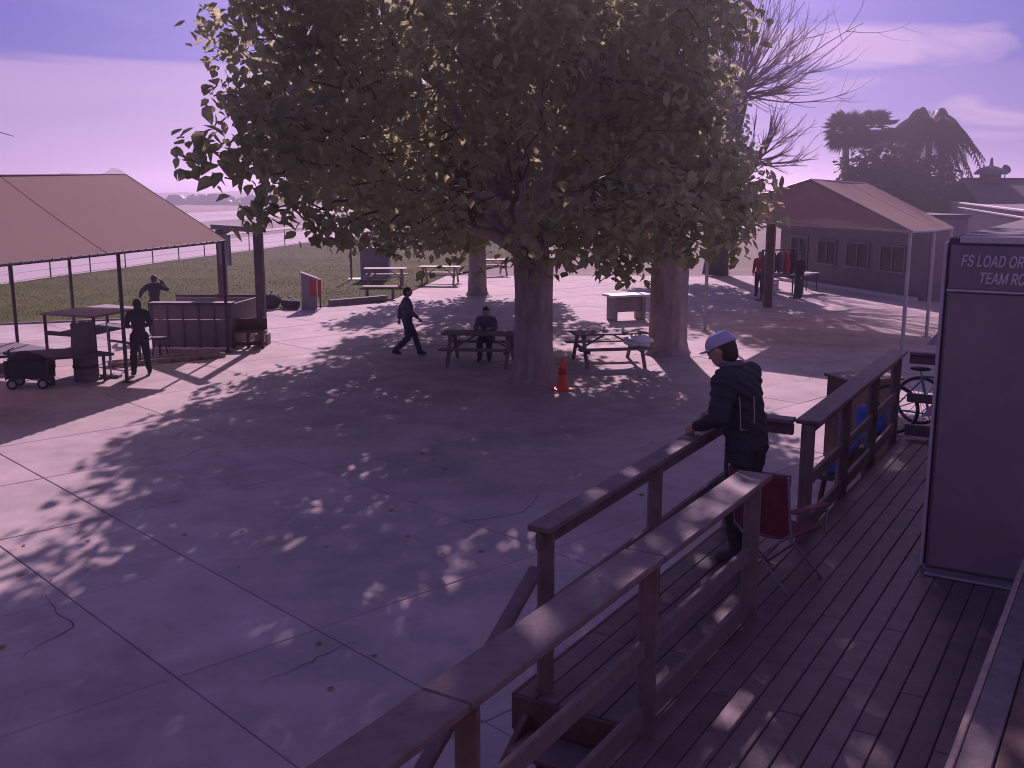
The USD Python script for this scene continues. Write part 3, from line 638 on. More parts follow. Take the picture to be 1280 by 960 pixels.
def broad_tree(label, base, r0, fork, ells, nclump, per, size, seed, extra=(), lean=(0, 0)):
    r = np.random.default_rng(seed)
    t = Thing('leafy_tree', label, 'tree', (base[0], base[1], 0))
    base = np.array(base, float)
    # trunk with root flare and bark ribs
    hs = np.array([0, 0.12, 0.35, 0.8, 1.5, 2.2, fork]); rad = r0 * np.array([1.35, 1.15, 1.02, 0.96, 0.94, 0.98, 1.06])
    pts = np.column_stack([base[0] + lean[0] * hs / fork, base[1] + lean[1] * hs / fork, hs])
    tr = tube(pts, rad, 22); c = np.repeat(pts, 22, 0)
    vv = tr.vertices[:len(c)]; a = np.arctan2(vv[:, 1] - c[:, 1], vv[:, 0] - c[:, 0])
    k = 1 + 0.07 * np.sin(a * 5 + 1.3) + 0.05 * np.sin(a * 9 + vv[:, 2] * 1.5) + 0.03 * r.normal(size=len(c))
    tr.vertices[:len(c), :2] = c[:, :2] + (vv[:, :2] - c[:, :2]) * k[:, None]
    t.put('trunk', tr, 'bark', smooth=60, world=True)
    top = pts[-1]
    lo = np.array([np.array(e[0]) - e[1] for e in ells]).min(0); hi = np.array([np.array(e[0]) + e[1] for e in ells]).max(0)
    cl = []
    while len(cl) < nclump:
        p = r.uniform(lo, hi, (4000, 3)); d = np.min([in_ell(p, e) for e in ells], 0)
        keep = (d < 1) & (r.random(len(p)) < 0.25 + 0.75 * np.clip(d, 0, 1))
        cl += list(p[keep][:nclump - len(cl)])
    cl = np.array(cl + [np.array(e[:3]) for e in extra])
    # limbs
    nl = 15; ends = []; limbs = []
    for i in range(nl):
        e = ells[i % len(ells)]; q = np.array(e[0]) + np.array(e[1]) * 0.55 * np.array([math.cos(i * 2.4), math.sin(i * 2.4), r.uniform(-0.1, 0.5)])
        m, p = limb(top, q, r0 * r.uniform(0.38, 0.55), 0.05, 0.25, r, 8, 9)
        limbs.append(m); ends.append(p[2:])
    nodes = np.vstack(ends); twigs = []
    for q in cl:
        a = nodes[np.argmin(np.linalg.norm(nodes - q, axis=1) + 0.8 * np.maximum(0, nodes[:, 2] - q[2] - 0.6))]
        if np.linalg.norm(a - q) > 2.3: a = q + (a - q) / np.linalg.norm(a - q) * r.uniform(0.8, 1.6)
        m, p = limb(a, q, 0.022, 0.007, 0.14, r, 6, 4); twigs.append(m)
    t.put('limb', limbs[0], 'bark', smooth=True, world=True)
    for m in limbs[1:]: t.put('limb', m, 'bark', smooth=True, world=True)
    t.put('twigs', twigs, 'twig', world=True, kind='stuff')
    pts = []
    for k, q in enumerate(cl):
        e = extra[k - nclump] if k >= nclump else None
        n = int(e[4]) if e is not None else int(per * r.uniform(0.5, 1.5)); R = e[3] if e is not None else r.uniform(0.55, 1.05)
        z = np.clip(r.normal(0, 0.5, (n, 3)), -0.85, 0.85); pts.append(q + z * R * (1, 1, 0.75))
    pts = np.vstack(pts)
    return t, pts

E1 = ((-0.7, 21.8, 7.4), (5.2, 6.4, 4.3)); E2 = ((-1.6, 21.0, 10.2), (6.2, 6.2, 2.9)); E4 = ((1.2, 20.4, 4.0), (4.0, 4.6, 1.25)); E6 = ((-1.6, 29.0, 6.0), (4.6, 4.6, 3.2)); E5 = ((2.0, 22.5, 8.0), (2.6, 6.0, 4.2))
sprays = [(-5.35, 15.6, 4.75, 0.5, 46), (-4.75, 15.7, 4.6, 0.6, 70), (-4.1, 16.0, 4.65, 0.65, 80), (-4.95, 15.8, 5.45, 0.4, 34), (-4.4, 16.0, 5.25, 0.55, 60), (-3.7, 16.2, 5.5, 0.6, 70), (-3.5, 16.5, 4.9, 0.7, 90),
          (-4.85, 16.0, 3.85, 0.36, 36), (-4.3, 16.2, 3.95, 0.45, 50), (-3.9, 16.4, 3.65, 0.5, 60), (-3.4, 16.8, 3.5, 0.5, 60), (-2.9, 17.2, 3.35, 0.4, 40), (-4.6, 16.5, 6.9, 0.5, 50), (-5.0, 16.6, 7.5, 0.5, 60), (-4.0, 16.8, 7.1, 0.6, 80), (-4.3, 16.8, 6.2, 0.4, 36), (-3.6, 17.0, 6.5, 0.6, 80)]
treeA, lpA = broad_tree('huge leafy tree in the centre with drooping yellow-green leaves', (0.45, 22.3), 0.42, 2.7, [E1, E2, E4, E5, E6], 540, 100, 0.21, 5, extra=[(a + 0.8, b, c, d, e) for a, b, c, d, e in sprays] + [(-1.6 + 4.4 * math.sin(k * 2.4) * (k / 80) ** 0.5, 29 + 4.2 * math.cos(k * 2.4) * (k / 80) ** 0.5, 3.6 + 4.6 * ((k * 7) % 80) / 80, 0.95, 130) for k in range(80)])
dist = np.hypot(lpA[:, 0], lpA[:, 1])
# the leaves that show largest: those of the left outer sprays and the front skirt, nearest the camera
vis = np.array([seen(*p, 0.98) for p in lpA]); order = np.argsort(np.where(vis & (lpA[:, 0] < -2.1), dist, 99))[:295]
rest = np.setdiff1d(np.arange(len(lpA)), order)
fol, fof = leaves(lpA[rest], 0.215, 0, 7)
treeA.put('foliage', trimesh.Trimesh(fol, fof, process=False), 'leaf_green', world=True, kind='stuff')
lv, lf = leaves(lpA[order], 0.25, 0, 8, droop=0.75)
for k in range(len(order)):
    treeA.put('leaf', trimesh.Trimesh(lv[k * 7:k * 7 + 7], lf[:6], process=False), 'leaf_green', world=True)
treeB, lpB = broad_tree('thick-trunked leafy tree behind the man in the pale cap', (4.0, 26.2), 0.47, 3.0, [((2.9, 26.6, 6.3), (1.5, 3.8, 3.9)), ((3.6, 27, 9.4), (2.0, 4, 2.4))], 120, 130, 0.21, 9, extra=[(5.2, 26, 6.9, 0.5, 46), (5.4, 25.8, 8.1, 0.5, 50)], lean=(0.05, 0))
fol, fof = leaves(lpB, 0.215, 0, 10)
treeB.put('foliage', trimesh.Trimesh(fol, fof, process=False), 'leaf_green', world=True, kind='stuff')
treeC, lpC = broad_tree('farther leafy tree mostly hidden behind the two front trees', (-1.4, 41.0), 0.35, 2.6, [((-1.2, 41, 6.0), (4.0, 6.0, 3.9))], 130, 110, 0.25, 19)
fol, fof = leaves(lpC, 0.26, 0, 20)
treeC.put('foliage', trimesh.Trimesh(fol, fof, process=False), 'leaf_green', world=True, kind='stuff')
treeD, lpD = broad_tree('leafy tree beyond the white-topped stone table, behind the thick trunk', (7.3, 49.5), 0.33, 2.6, [((7.5, 48.0, 6.4), (3.1, 5.5, 3.9))], 130, 100, 0.25, 23)
fol, fof = leaves(lpD, 0.26, 0, 24)
treeD.put('foliage', trimesh.Trimesh(fol, fof, process=False), 'leaf_green', world=True, kind='stuff')
print('leaves', len(lpA), len(lpB))

# bare pollarded tree
def pollard(label, base, seed):
    r = np.random.default_rng(seed); t = Thing('bare_tree', label, 'tree', (base[0], base[1], 0)); b = np.array([base[0], base[1], 0.0])
    t.put('trunk', tube([b, b + (0.1, 0, 1.5), b + (0.25, 0, 3.6), b + (0.35, 0, 6.2), b + (0.6, 0, 8.1), b + (0.8, 0, 8.9)], [0.65, 0.5, 0.45, 0.5, 0.62, 0.4], 14), 'bark_dark', smooth=True, world=True)
    t.put('limb', tube([b + (0.3, 0, 3.6), b + (1.0, -0.2, 4.6), b + (1.7, -0.3, 5.6)], [0.35, 0.3, 0.28], 9), 'bark_dark', smooth=True, world=True)
    t.put('limb', tube([b + (0.2, 0, 5.0), b + (-0.7, -0.1, 6.8), b + (-1.0, -0.2, 8.6)], [0.4, 0.35, 0.38], 9), 'bark_dark', smooth=True, world=True)
    def whips(c, n, lo, hi, amin, amax, part):
        out = []
        def stem(p0, d, L, r0, depth):
            k = 8; st_ = d / np.linalg.norm(d); p = [np.array(p0, float)]
            for i in range(k):
                st_ = st_ + r.normal(0, 0.07, 3) + np.array([0, 0, 0.055]); st_ /= np.linalg.norm(st_); p.append(p[-1] + st_ * L / k)
            p = np.array(p); out.append(tube(p, np.linspace(r0, r0 * 0.3, k + 1), 5 if depth == 0 else 4))
            if depth < 2:
                for q in range(5 if depth == 0 else 2):
                    i = r.integers(1, k); d2 = (p[i] - p[i - 1]) / np.linalg.norm(p[i] - p[i - 1]) + r.normal(0, 0.42, 3)
                    stem(p[i], d2, L * r.uniform(0.3, 0.6), r0 * (0.62 - 0.3 * i / k), depth + 1)
        for i in range(n):
            a = amin + (amax - amin) * (i + r.uniform(0, 1)) / n
            stem(c + r.normal(0, 0.18, 3), np.array([math.cos(a), r.normal(0, 0.5), math.sin(a)]), r.uniform(lo, hi), 0.045, 0)
        t.put(part, out, 'twig', world=True, kind='stuff')
    whips(b + (0.8, 0, 8.6), 64, 3.0, 6.6, -0.25, 3.0, 'whip_branches')
    whips(b + (1.7, -0.3, 5.5), 14, 1.4, 3.2, -0.5, 1.7, 'whip_branches')
    whips(b + (-1.0, -0.2, 8.6), 12, 2.0, 4.6, 0.9, 2.7, 'whip_branches')
pollard('bare pollarded tree with long whippy branches right of the leafy trees', (10.0, 50.5), 12)

# palms
def fan_palm(label, x, y, h, seed, nf=70, L=1.45):
    r = np.random.default_rng(seed); t = Thing('fan_palm', label, 'palm tree', (x, y, 0), group=None)
    t.put('trunk', tube([(x, y, 0), (x + 0.1, y, h * 0.5), (x, y, h)], [0.3, 0.2, 0.22], 10), 'bark', smooth=True, world=True)
    V, F, n0 = [], [], 0
    for i in range(nf):
        az = r.uniform(0, 2 * PI); el = r.uniform(-0.9, 1.3); d = np.array([math.cos(az) * math.cos(el), math.sin(az) * math.cos(el), math.sin(el)]); d += r.normal(0, 0.12, 3); d /= np.linalg.norm(d)
        u = np.cross(d, [0, 0, 1]); u /= np.linalg.norm(u) + 1e-9; c = np.array([x, y, h]) + d * L * 0.45
        for k in range(11):
            a = (k - 5) / 5 * 1.15; dd = d * math.cos(a) + u * math.sin(a); w = np.cross(dd, np.cross(d, u)) * 0.045; tip = c + dd * L * 0.75 * r.uniform(0.85, 1.1) + (0, 0, -0.16 * L)
            mid = c + dd * L * 0.4
            V += [c, mid + w, tip, mid - w]; F += [[n0, n0 + 1, n0 + 2], [n0, n0 + 2, n0 + 3]]; n0 += 4
    t.put('crown', trimesh.Trimesh(np.array(V), np.array(F), process=False), 'leaf_palm', world=True, kind='stuff')
def feather_palm(label, x, y, h, seed, nf=30, L=4.0):
    L0 = L
    r = np.random.default_rng(seed); t = Thing('feather_palm', label, 'palm tree', (x, y, 0))
    t.put('trunk', tube([(x, y, 0), (x, y, h)], [0.3, 0.2], 10), 'bark', smooth=True, world=True)
    V, F, n0 = [], [], 0
    for i in range(nf):
        az = r.uniform(0, 2 * PI); up = r.uniform(-1.2, 1.25); L = L0 * r.uniform(0.5, 1.08); s = np.linspace(0, 1, 14)[:, None]
        d = np.array([math.cos(az), math.sin(az), 0]); p = np.array([x, y, h]) + d * L * s * math.cos(up) * 1.1 + np.array([0, 0, 1.0]) * (L * math.sin(up) * s * 0.9 - L * 0.95 * s ** r.uniform(1.7, 2.8))
        u = np.cross(d, [0, 0, 1])
        for k in range(1, 14):
            for q in (-1, 1):
                for m in range(2):
                    b = p[k] + (p[k - 1] - p[k]) * 0.5 * m; l = 0.75 * math.sin(PI * (0.12 + 0.85 * k / 14)) + 0.2
                    tip = b + u * q * l * 0.62 + d * 0.25 * l - np.array([0, 0, 0.85 * l]); w = d * 0.05
                    V += [b - w, b + w, tip]; F.append([n0, n0 + 1, n0 + 2]); n0 += 3
    t.put('crown', trimesh.Trimesh(np.array(V), np.array(F), process=False), 'leaf_palm', world=True, kind='stuff')
fan_palm('small fan palm left of the dark bushy tree top', 22.4, 70.5, 8.0, 21)
fan_palm('fan palm rising over the middle of the dark bushy tree', 24.7, 71.5, 8.1, 22)
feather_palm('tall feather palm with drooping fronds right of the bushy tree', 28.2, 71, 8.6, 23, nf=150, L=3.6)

def bush(label, x, y, rx, ry, rz, z, n, size, seed, name='bushy_tree'):
    r = np.random.default_rng(seed); t = Thing(name, label, 'tree', (x, y, 0))
    t.put('trunk', tube([(x, y, 0), (x, y, z)], [0.25, 0.14], 8), 'bark', world=True)
    p = r.normal(0, 1, (n, 3)); p /= np.linalg.norm(p, axis=1, keepdims=True); p *= (r.random((n, 1)) ** 0.35)
    p *= (0.7 + 0.6 * meshkit.fbm(p * 2.5 + seed, 3)[:, None])
    v, f = leaves(np.array([x, y, z]) + p * (rx, ry, rz), size, 0, seed, droop=0.2)
    t.put('crown', trimesh.Trimesh(v, f, process=False), 'leaf_dark', world=True, kind='stuff')
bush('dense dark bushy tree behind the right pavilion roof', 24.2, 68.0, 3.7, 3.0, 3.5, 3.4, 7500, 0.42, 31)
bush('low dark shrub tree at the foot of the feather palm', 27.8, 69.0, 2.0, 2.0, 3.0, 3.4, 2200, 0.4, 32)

# overhead twig of an unseen neighbouring tree at the left edge
tw = Thing('overhanging_branch', 'thin bare twigs reaching in at the left edge of the sky', 'branch', (-9.0, 17.0, 6.0))
for a, b in (((-10.4, 17, 5.75), (-8.05, 17, 5.02)), ((-10.4, 17.2, 6.5), (-8.3, 17.2, 6.12)), ((-10.4, 16.8, 6.6), (-9.2, 17, 5.5))):
    m, _ = limb(a, b, 0.02, 0.005, 0.04, rng, 6, 5); tw.put('twig', m, 'twig', world=True)

# ------------------------------------------------------------------ right pavilion and what stands round it
K, L_, Mm, Nn = (9.9, 25.6, 3.17), (5.35, 30.2, 3.42), (13.9, 32.6, 3.0), (9.35, 37.2, 3.25)
right_pav = canvas_pavilion('shade_pavilion', 'tan canvas pavilion right of the trees before the grey block building',
    [K, Mm, Nn, L_], [(8.4, 29.4, 4.46), (11.9, 34.9, 4.36)],
    [(9.9, 25.7, 3.1), (13.8, 32.5, 2.93), (11.9, 29.15, 3.0), (5.8, 30.55, 3.36), (9.4, 37.0, 3.2)], 0.05, 0, 'steel_pale', sag=0.09)

# block building behind it
bb = Thing('block_building', 'low grey block building with dark windows behind the right pavilion', 'building', (14.5, 43, 0))
W1, W2 = np.array([12.7, 48.5]), np.array([15.6, 38.6]); wd_ = (W2 - W1) / np.linalg.norm(W2 - W1); wn = np.array([wd_[1], -wd_[0]]) * -1
L0 = np.linalg.norm(W2 - W1)
bb.put('wall', bar((*W1, 1.55), (*(W2), 1.55), 0.2, 3.1), 'block_wall', world=True)
bb.put('wall', bar((*(W2 + (0.1, 0)), 1.548), (*(W2 + (1.5, 0.4)), 1.548), 0.2, 3.09), 'block_wall', world=True)
bb.put('roof', prism(Polygon([W1 + (-0.25, 0.2), W2 + (-0.25, -0.25), W2 + (1.6, 0.2), W1 + (3.5, 1.5)]), 3.1, 3.22), 'roof_dark', world=True)
for k, (s0, s1, z0, z1) in enumerate(((1.0, 2.4, 0.1, 2.1), (3.2, 4.6, 1.0, 2.0), (5.3, 6.9, 1.0, 2.0), (7.6, 9.2, 1.0, 2.0))):
    a, b = W1 + wd_ * s0, W1 + wd_ * s1; o = np.array([-0.11, -0.03])
    p = bb.put('window' if k else 'door', bar((*(a + o), (z0 + z1) / 2), (*(b + o), (z0 + z1) / 2), 0.04, z1 - z0), 'window_dark', world=True)
    for f0, f1, g0, g1 in ((0, 0.05, 0, 1), (0.95, 1, 0, 1), (0.475, 0.525, 0, 1), (0, 1, 0.94, 1)):
        bb.put('frame', bar((*(a + (b - a) * f0 + o * 1.4), (z0 + (z1 - z0) * (g0 + g1) / 2)), (*(a + (b - a) * f1 + o * 1.4), (z0 + (z1 - z0) * (g0 + g1) / 2)), 0.03, (z1 - z0) * (g1 - g0)), 'panel_grey', world=True, under=p)
    bb.put('sill' if k else 'threshold', bar((*(a + o * 1.5), z0 - 0.04), (*(b + o * 1.5), z0 - 0.04), 0.12, 0.06), 'cast_stone', world=True, under=p)
bb.put('base_kerb', bar((*(W1 + (-0.45, -0.1)), 0.07), (*(W2 + (-0.45, -0.1)), 0.07), 0.35, 0.14), 'white_trim', world=True)
dw = Thing('concrete_step', 'pale concrete step at the far end of the grey block building', 'step', (12.2, 47.8, 0))
dw.put('tread', cbox(1.3, 0.6, 0.16, (0, 0, 0.08)), 'cast_stone'); dw.put('tread', cbox(1.3, 0.3, 0.16, (0, 0.15, 0.241)), 'cast_stone')

# under the right pavilion: tables, posts
hp = Thing('hanging_rack', 'dark rack hung with reddish gear under the right pavilion', 'rack', (10.15, 39.0, 0), 0.5)
hp.put('top_bar', tube([(-0.9, 0, 1.9), (0.9, 0, 1.9)], 0.03, 7), 'steel_dark')
for s in (-0.85, 0.85): hp.put('upright', tube([(s, 0, 0), (s, 0, 1.92)], 0.035, 7), 'steel_dark'); hp.put('foot', cbox(0.06, 0.6, 0.05, (s, 0, 0.025)), 'steel_dark')
for k, mname in enumerate(('red_cloth', 'dark_cloth', 'grey_cloth', 'red_cloth', 'dark_cloth')):
    g = trimesh.creation.icosphere(2, 1.0); g.vertices *= np.array([0.13, 0.2, 0.42]) * (1 + 0.4 * (meshkit.noise(g.vertices * 2 + k * 5)[:, None] - 0.5)); g.apply_translation((-0.64 + 0.32 * k, 0, 1.42 - 0.04 * (k % 2)))
    hp.put('hung_garment', g, mname, smooth=True)
wpost = single('timber_post', bar((9.15, 36.6, 0), (9.15, 36.6, 3.1), 0.26, 0.26), 'brown_wood', 'thick reddish brown timber post under the left end of the right pavilion', 'post')
sb = Thing('serving_table', 'narrow table with pale top under the right pavilion', 'table', (12.0, 42.0, 0), 0.9)
sb.put('tabletop', cbox(1.6, 0.6, 0.05, (0, 0, 0.75)), 'white_trim')
for sx in (-0.7, 0.7):
    for sy in (-0.22, 0.22): sb.put('leg', cbox(0.05, 0.05, 0.725, (sx, sy, 0.3625)), 'steel_dark')
for k, (x, y, lab) in enumerate(((10.4, 41.5, 'pale plastic tub on the ground left of the pale-topped narrow table'), (11.0, 43.6, 'pale plastic tub farthest back under the right pavilion'))):
    t = Thing('storage_tub', lab, 'tub', (x, y, 0), 0.3 * k)
    t.put('tub', cbox(0.6, 0.4, 0.36, (0, 0, 0.18), ch=0.03), 'white_trim'); t.put('lid', cbox(0.64, 0.44, 0.04, (0, 0, 0.381)), 'steel_pale')

# white corrugated wall building running back on the right, dark-roofed house behind
wb = Thing('metal_building', 'long low pale building with vertical ribbed siding behind right pavilion', 'building', (18, 37, 0))
A0, A1 = np.array([16.55, 29.6]), np.array([33.5, 84.0]); ad = (A1 - A0) / np.linalg.norm(A1 - A0); LA = np.linalg.norm(A1 - A0); an = np.array([-ad[1], ad[0]])
x0 = 0.0
while x0 < LA - 0.1:
    w = 1.2 if x0 < 26 else 3.6
    a, b = A0 + ad * (x0 + 0.006), A0 + ad * (min(x0 + w, LA) - 0.006)
    parts = [bar((*a, 1.65), (*b, 1.65), 0.05, 3.3)]
    for q in np.arange(0.15, w, 0.3):
        c = A0 + ad * (x0 + q) + an * 0.04; parts.append(bar((*c, 0.02), (*c, 3.28), 0.035, 0.05))
    wb.put('siding_panel', parts, 'siding', world=True); x0 += w
wb.put('parapet_cap', bar((*(A0 - ad * 0.1), 3.34), (*(A1), 3.34), 0.22, 0.09), 'white_trim', world=True)
wb.put('gutter', bar((*(A0 + an * 0.12), 3.08), (*(A1 + an * 0.12), 3.08), 0.10, 0.08), 'siding', world=True)
wb.put('roof', prism(Polygon([A0 + (0.1, 0.02), A1 + (0.1, 0), A1 + (9, -3), A0 + (9, -3)]), 3.2, 3.29), 'roof_dark', world=True)
wb.put('end_wall', bar((*(A0 + (0.1, -0.03)), 1.64), (*(A0 + (9, -3.05)), 1.64), 0.06, 3.27), 'siding', world=True)
wb.put('end_cap', bar((*(A0 + (0.1, -0.04)), 3.34), (*(A0 + (9, -3.05)), 3.34), 0.2, 0.09), 'white_trim', world=True)

hs_ = Thing('house', 'house with long dark shingle roof behind the ribbed pale building', 'house', (34, 62, 0))
hs_.put('wall', cbox(24, 9, 3.0, (42, 68, 1.5)), 'block_wall', world=True)
r0, r1 = np.array([28.4, 66.0, 4.78]), np.array([54, 60.0, 4.5])
hs_.put('roof_slope', slab_of([(28.0, 61.5, 2.95), (54, 55.5, 2.95), tuple(r1), tuple(r0)], 0.15), 'roof_dark', world=True)
hs_.put('roof_slope', slab_of([tuple(r0 + (0, 0.02, 0)), tuple(r1 + (0, 0.02, 0)), (54, 65.5, 2.95), (28.4, 71, 2.95)], 0.15), 'roof_dark', world=True)
hs_.put('ridge_cap', bar(r0 + (0, 0, 0.03), r1 + (0, 0, 0.03), 0.3, 0.08), 'roof_dark', world=True)
rv = Thing('roof_turret', 'dark domed roof vent with short spike on the house ridge', 'roof vent', (29.9, 65.3, 4.5))
rv.put('drum', lathe([(0, 0), (0.62, 0), (0.62, 0.55), (0, 0.55)], 16), 'roof_dark', smooth=40)
rv.put('dome', lathe([(0.98, 0.53), (0.98, 0.6), (0.8, 0.82), (0.45, 0.98), (0.14, 1.06), (0, 1.07)], 18), 'roof_dark', smooth=50)
rv.put('spike', tube([(0, 0, 1.04), (0, 0, 1.55)], [0.13, 0.06], 8), 'roof_dark')
sd = Thing('satellite_dish', 'small dark satellite dish on the house ridge beside the domed vent', 'satellite dish', (30.75, 65.2, 4.6))
dish = lathe([(0, 0.0), (0.12, 0.012), (0.22, 0.045), (0.3, 0.09), (0.285, 0.095), (0.2, 0.06), (0, 0.03)], 18); dish.apply_transform(trimesh.transformations.rotation_matrix(1.1, [1, 0.2, 0])); dish.apply_translation((0, -0.05, 0.72))
sd.put('dish', dish, 'roof_dark', smooth=40); sd.put('mast', tube([(0, 0, 0), (0, 0, 0.68)], 0.035, 7), 'steel_dark')

# ------------------------------------------------------------------ deck, rails, team room
O_, e_, t_ = np.array([2.51, 8.46]), np.array([0.52, 0.854]), np.array([0.854, -0.52])
def dk(s, t, z=1.2): q = O_ + e_ * s + t_ * t; return np.array([q[0], q[1], z])
ANG = math.atan2(e_[1], e_[0])
deck = Thing('wooden_deck', 'raised dark plank deck along the team room', 'deck', tuple(dk(-4, 1, 0)))
pw = 0.142
def planks(t0, t1, spans):
    t = t0; k = 0
    while t < t1 - 0.02:
        w = min(pw, t1 - t)
        for s0, s1 in spans(t + w / 2, k):
            a, b = dk(s0 + 0.003, t + w / 2, 1.183), dk(s1 - 0.003, t + w / 2, 1.183)
            z = rng.uniform(-0.0015, 0.0015)
            deck.put('plank', bar(a + (0, 0, z), b + (0, 0, z), w - 0.007, 0.034, ch=0.005), 'deck_wood', world=True)
        t += pw; k += 1
def main_spans(t, k):
    cut = [-9.2, (-6.1, -5.0, -4.2)[k % 3], (-2.4, -1.5, -3.0)[k % 3], -0.16 if t > 1.0 else (1.4, 2.3)[k % 2]]
    if t <= 1.0: cut.append(4.42)
    return list(zip(cut[:-1], cut[1:]))
planks(0.0, 3.5, main_spans)
planks(-0.71, -0.005, lambda t, k: [(-3.62, -1.9), (-1.9, 0.02)] if k % 2 else [(-3.62, -2.6), (-2.6, 0.02)])
sc = []
for k in range(25):
    for s in np.arange(-8.9, 4.3, 0.61):
        t = pw * (k + 0.5)
        if t > 3.4 or (t > 1.0 and s > -0.2): continue
        for q in (-0.035, 0.035):
            c = dk(s + rng.uniform(-0.01, 0.01), t + q, 1.2006); a = np.arange(6) * PI / 3
            sc.append(trimesh.Trimesh(np.vstack([c + np.column_stack([0.006 * np.cos(a), 0.006 * np.sin(a), 0 * a]), c + (0, 0, 0.0012)]), [[i, (i + 1) % 6, 6] for i in range(6)], process=False))
deck.put('screw_heads', sc, 'steel_dark', world=True, kind='stuff')
for a, b in ((dk(-3.62, -0.725, 1.075), dk(0.02, -0.725, 1.075)), (dk(-9.2, -0.015, 1.05), dk(-3.64, -0.015, 1.05)), (dk(0.04, -0.015, 1.075), dk(4.42, -0.015, 1.075)), (dk(-3.635, -0.71, 1.075), dk(-3.635, 0.0, 1.075)), (dk(4.435, 0, 1.075), dk(4.435, 1.0, 1.075))):
    deck.put('fascia_board', bar(a, b, 0.03, 0.24), 'brown_wood', world=True)
for s in (-8, -5.8, -3.55, -1.7, 0.0, 2.0, 4.3):
    for t in (-0.55, 0.08, 1.6, 3.2):
        if t < 0 and not (-3.6 < s <= 0): continue
        if t > 1.0 and s > -0.2: continue
        deck.put('footing_post', bar(dk(s, t, -0.1), dk(s, t, 1.16), 0.1, 0.1), 'brown_wood', world=True)

TOP = 2.27
def rail(label, path, posts, capw=0.19, kick=True, name='deck_railing', mid=True):
    t = Thing(name, label, 'railing', tuple(np.array(path[0]) * (1, 1, 0)))
    for a, b in zip(path[:-1], path[1:]):
        a, b = np.array(a), np.array(b)
        L = np.linalg.norm(b - a); k = max(1, round(L / 2.2)); u = (b - a) / L
        for q in range(k):
            jog = np.cross(u, (0, 0, 1)) * rng.uniform(-0.005, 0.005)
            t.put('cap_board', bar(a + u * (L * q / k + 0.002) + jog + (0, 0, -0.02 + rng.uniform(-0.002, 0.002)), a + u * (L * (q + 1) / k - 0.002) - jog + (0, 0, -0.02), capw, 0.04), 'rail_wood', world=True)
        t.put('top_rail', bar(a + (0, 0, -0.092), b + (0, 0, -0.092), 0.04, 0.1), 'rail_wood', world=True)
        if mid: t.put('mid_rail', bar(a + (0, 0, -0.56), b + (0, 0, -0.56), 0.038, 0.11), 'rail_wood', world=True)
        if kick: t.put('kick_board', bar(a + (0, 0, -0.96), b + (0, 0, -0.96), 0.038, 0.14), 'rail_wood', world=True)
    for p in posts: t.put('post', bar((p[0], p[1], 1.0), (p[0], p[1], TOP - 0.042), 0.1, 0.1), 'rail_wood', world=True)
    return t
rail('wide-capped wooden railing running to the bottom edge beside the deck', [dk(-1.80, 0.14, TOP), dk(-7.4, 0.12, TOP)], [dk(s, 0.14 - 0.0, TOP) for s in (-1.86, -3.62, -5.4, -7.2)], 0.24)
rail('wooden railing from the gap by the man to the far deck corner', [dk(-0.02, 0.0, TOP), dk(4.42, -0.12, TOP)], [dk(s, -0.03 * s, TOP) for s in (0.02, 1.5, 2.95, 4.38)], 0.21)
rail('outer wooden rail of the narrow landing in front of the man', [dk(0.03, -0.66, TOP), dk(-3.6, -0.57, TOP)], [dk(s, -0.658 - 0.0243 * s, TOP) for s in (-0.02, -1.8, -3.5)], 0.15, kick=False)
rail('short stub of wooden railing across the landing head behind the man', [dk(0.0, -0.12, TOP - 0.003), dk(0.0, -0.575, TOP - 0.003)], [], 0.15, kick=False)
rail('thin wooden end railing across the far end of the deck', [dk(4.36, 0.02, TOP - 0.002), dk(4.36, 0.96, TOP - 0.002)], [dk(4.36, 0.42, TOP), dk(4.36, 0.93, TOP)], 0.09)
# stairs at the landing's near end
stp = Thing('deck_stairs', 'dark wooden steps going down from the near end of the landing', 'stairs', tuple(dk(-4.3, -0.3, 0)))
for k in range(6):
    stp.put('tread', bar(dk(-3.80 - 0.28 * k, -0.58, 1.0 - 0.185 * k), dk(-3.80 - 0.28 * k, -0.06, 1.0 - 0.185 * k), 0.27, 0.04), 'deck_wood', world=True)
for t in (-0.60, -0.04):
    stp.put('stringer', bar(dk(-3.62, t, 1.02), dk(-5.4, t, -0.12), 0.04, 0.24), 'brown_wood', world=True)
stp.put('newel_post', bar(dk(-5.2, -0.6, 0), dk(-5.2, -0.6, 1.0), 0.09, 0.09), 'rail_wood', world=True)
stp.put('handrail', bar(dk(-3.62, -0.565, 2.02), dk(-5.25, -0.6, 0.98), 0.08, 0.06), 'rail_wood', world=True)

# team room cabin
rm = Thing('team_room', 'dark navy team room cabin with plain door on the deck at right', 'cabin', tuple(dk(1, 2, 1.2)))
def wall_bar(s0, t0, s1, t1, z0, z1, th): return bar(dk(s0, t0, (z0 + z1) / 2), dk(s1, t1, (z0 + z1) / 2), th, z1 - z0, ch=0.006)
rm.put('end_wall', wall_bar(-0.10, 1.03, -0.10, 3.5, 1.21, 3.78, 0.08), 'cabin_navy', world=True)
rm.put('side_wall', wall_bar(-0.05, 1.035, 7.0, 1.035, 1.21, 3.78, 0.07), 'cabin_navy', world=True)
rm.put('side_wall', wall_bar(-0.05, 3.46, 7.0, 3.46, 1.21, 3.78, 0.07), 'cabin_navy', world=True)
rm.put('rear_wall', wall_bar(7.0, 1.0, 7.0, 3.5, 1.21, 3.78, 0.07), 'cabin_navy', world=True)
rm.put('roof', prism(Polygon([dk(-0.12, 1.02)[:2], dk(-0.12, 3.5)[:2], dk(7, 3.5)[:2], dk(7, 1.02)[:2]]), 3.78, 3.83), 'roof_dark', world=True)
